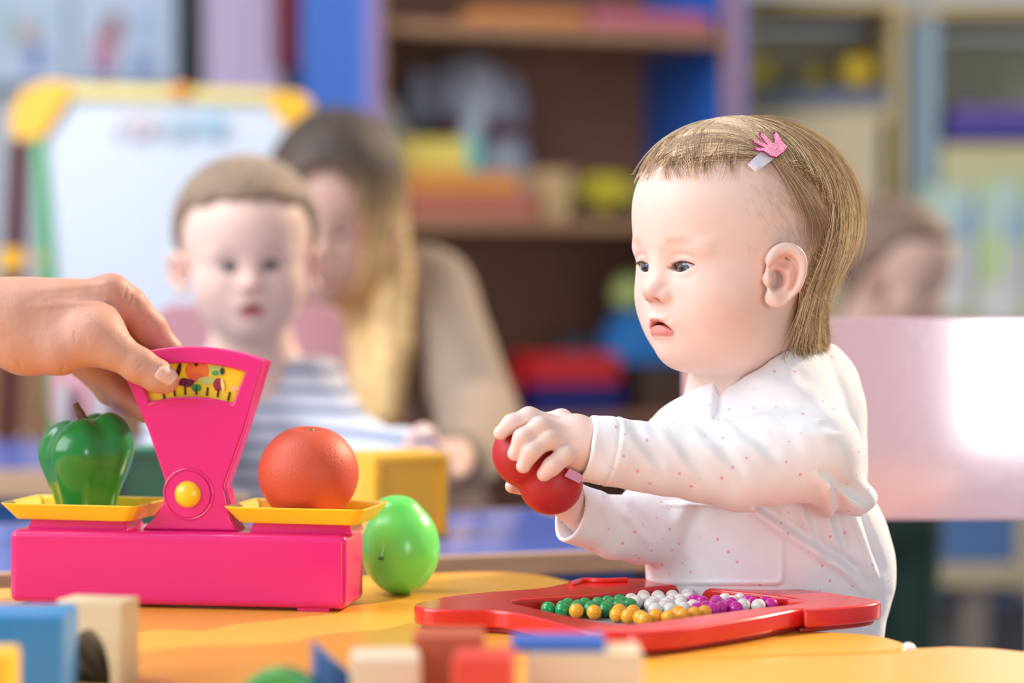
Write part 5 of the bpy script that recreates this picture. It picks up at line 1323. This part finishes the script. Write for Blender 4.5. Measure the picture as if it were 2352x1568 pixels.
wh = mesh_sdf('hair', f_whair, (-.36, 2.82, .45), (-.09, 3.2, .90), .0032, hwm, None, color=c_whair); keep(wh, wo); wh['label'] = 'long hair, dark at the roots and sunlight-brightened blond below'
def f_wtop(p):
    d = ell(p, wx(865, 960, 3.07), (.135, .095, .21)); d = smin(d, rc(p, wx(740, 745, 3.07), wx(965, 695, 3.06), .050, .060), .05)
    d = smin(d, chain(p, [wx(985, 680, 3.05), wx(1100, 965, 2.92), wx(1075, 1035, 2.72), wx(1055, 1055, 2.56)], [.058, .050, .043, .034]), .03)
    d = d+.004*vnoise(p, 22)
    d = smax(d, -(ell(p, wx(800, 690, 2.98), (.055, .06, .05))), .01)
    return smax(d, -(f_woman(p)-.001)*0-1, .001) if False else d
wt = mesh_sdf('jumper', f_wtop, (-.40, 2.46, .36), (.06, 3.22, .76), .005, mat('taupe_knit', (158, 138, 122), .95, bump=.3, bscale=300), None); keep(wt, wo); wt['label'] = 'taupe knitted jumper'
wl = mesh_sdf('trousers', lambda p: smin(ell(p, wx(870, 1230, 3.08), (.15, .12, .12)), np.minimum(chain(p, [A(-.2, 3.08, .32), A(-.28, 2.80, .34), A(-.27, 2.82, .05)], [.075, .06, .045]), chain(p, [A(-.08, 3.08, .32), A(-.02, 2.82, .34), A(-.03, 2.84, .05)], [.075, .06, .045])), .03), (-.42, 2.7, -.01), (.1, 3.25, .52), .01, mat('brown_trouser', (96, 80, 78), .9), None); keep(wl, wo)
st = empty('stool', (-.13, 3.1, 0)); tag(st, 'low wooden stool the woman sits on behind the boy', 'stool')
bm = bmesh.new(); cyl(bm, (0, 0, .20), (0, 0, .225), .14, seg=32); obj('seat', bm, pale, parent=st)
for k in range(4):
    bm = bmesh.new(); a = k*math.pi/2+.7; cyl(bm, (.10*math.cos(a), .10*math.sin(a), .2), (.12*math.cos(a), .12*math.sin(a), 0), .013); obj('leg', bm, pale, parent=st)

# ------------------------------------------------------------------ the child behind the pink chair
c3 = empty('person', (PA(2050, 900, 3.45)*A(1, 1, 0))); tag(c3, 'blurred brown haired toddler standing behind the glossy pink chair, right of the girl', 'person')
HC = Head(P(2045, 640, 3.42), 140, pitch=12, scale=1.10, open_=(.003, .003), mouth=.8)
cxp = lambda px, py, d=3.45: PA(px, py, d)
def f_c3(p):
    d = HC.f(p); d = smin(d, rc(p, cxp(2030, 740), cxp(2030, 830), .036, .042), .02)
    d = smin(d, ell(p, cxp(2030, 960), (.07, .055, .10)), .03)
    for s_ in (-1, 1): d = smin(d, chain(p, [cxp(2030+s_*85, 860), cxp(2030+s_*110, 980, 3.42), cxp(2030+s_*70, 1060, 3.36)], [.03, .026, .02]), .02)
    return d
cb3 = mesh_sdf('body', f_c3, (.38, 3.25, .36), (.70, 3.62, .82), .004, skin_b, None, color=lambda V: HC.color(V, base=(206, 168, 152), hair=(110, 84, 70), hmask=hm_boy)); keep(cb3, c3); HC.eye_objects(c3, (70, 70, 74))
def f_c3h(p):
    q = HC.loc(p); sk = HC.skull(q)-.005; X, Y, Z = q[:, 0], np.abs(q[:, 1]), q[:, 2]
    bd = np.minimum((X-np.interp(Z, [-.06, -.03, -.01, .02, .045, .06, .075, .09], [-.05, -.03, -.02, .018, .030, .045, .068, .09])), .064-Z); return smax(sk, bd*.8-.002+.004*vnoise(q, 120), .013)*1.1
h3 = mesh_sdf('hair', f_c3h, (.38, 3.25, .60), (.70, 3.62, .84), .004, mat('brown_hair', (124, 98, 84), .7, noise=.3, nscale=90), None); keep(h3, c3)
def f_c3s(p):
    d = ell(p, cxp(2030, 980), (.082, .068, .12))
    for s_ in (-1, 1): d = smin(d, chain(p, [cxp(2030+s_*80, 870), cxp(2030+s_*112, 980, 3.42), cxp(2030+s_*78, 1050, 3.37)], [.038, .034, .028]), .02)
    return smax(d, p[:, 2]-cxp(0, 800)[2], .01)
s3 = mesh_sdf('jumper', f_c3s, (.36, 3.25, .30), (.72, 3.62, .60), .006, mat('green_knit', (40, 70, 60), .9), None); keep(s3, c3)
def f_c3t(p):
    d = ell(p, A(c3.location.x-.01, 3.45, .34), (.075, .065, .07))
    for s_ in (-1, 1):
        x = c3.location.x-.01+s_*.038; d = smin(d, chain(p, [A(x, 3.45, .32), A(x, 3.45, .07)], [.042, .032]), .02); d = smin(d, ell(p, A(x+.01, 3.43, .028), (.04, .045, .027)), .015)
    return d
t3 = mesh_sdf('trousers', f_c3t, (.40, 3.34, -.01), (.68, 3.55, .42), .007, mat('dark_green_cloth', (26, 50, 42), .9), None); keep(t3, c3)
print('script', time.time()-T0)
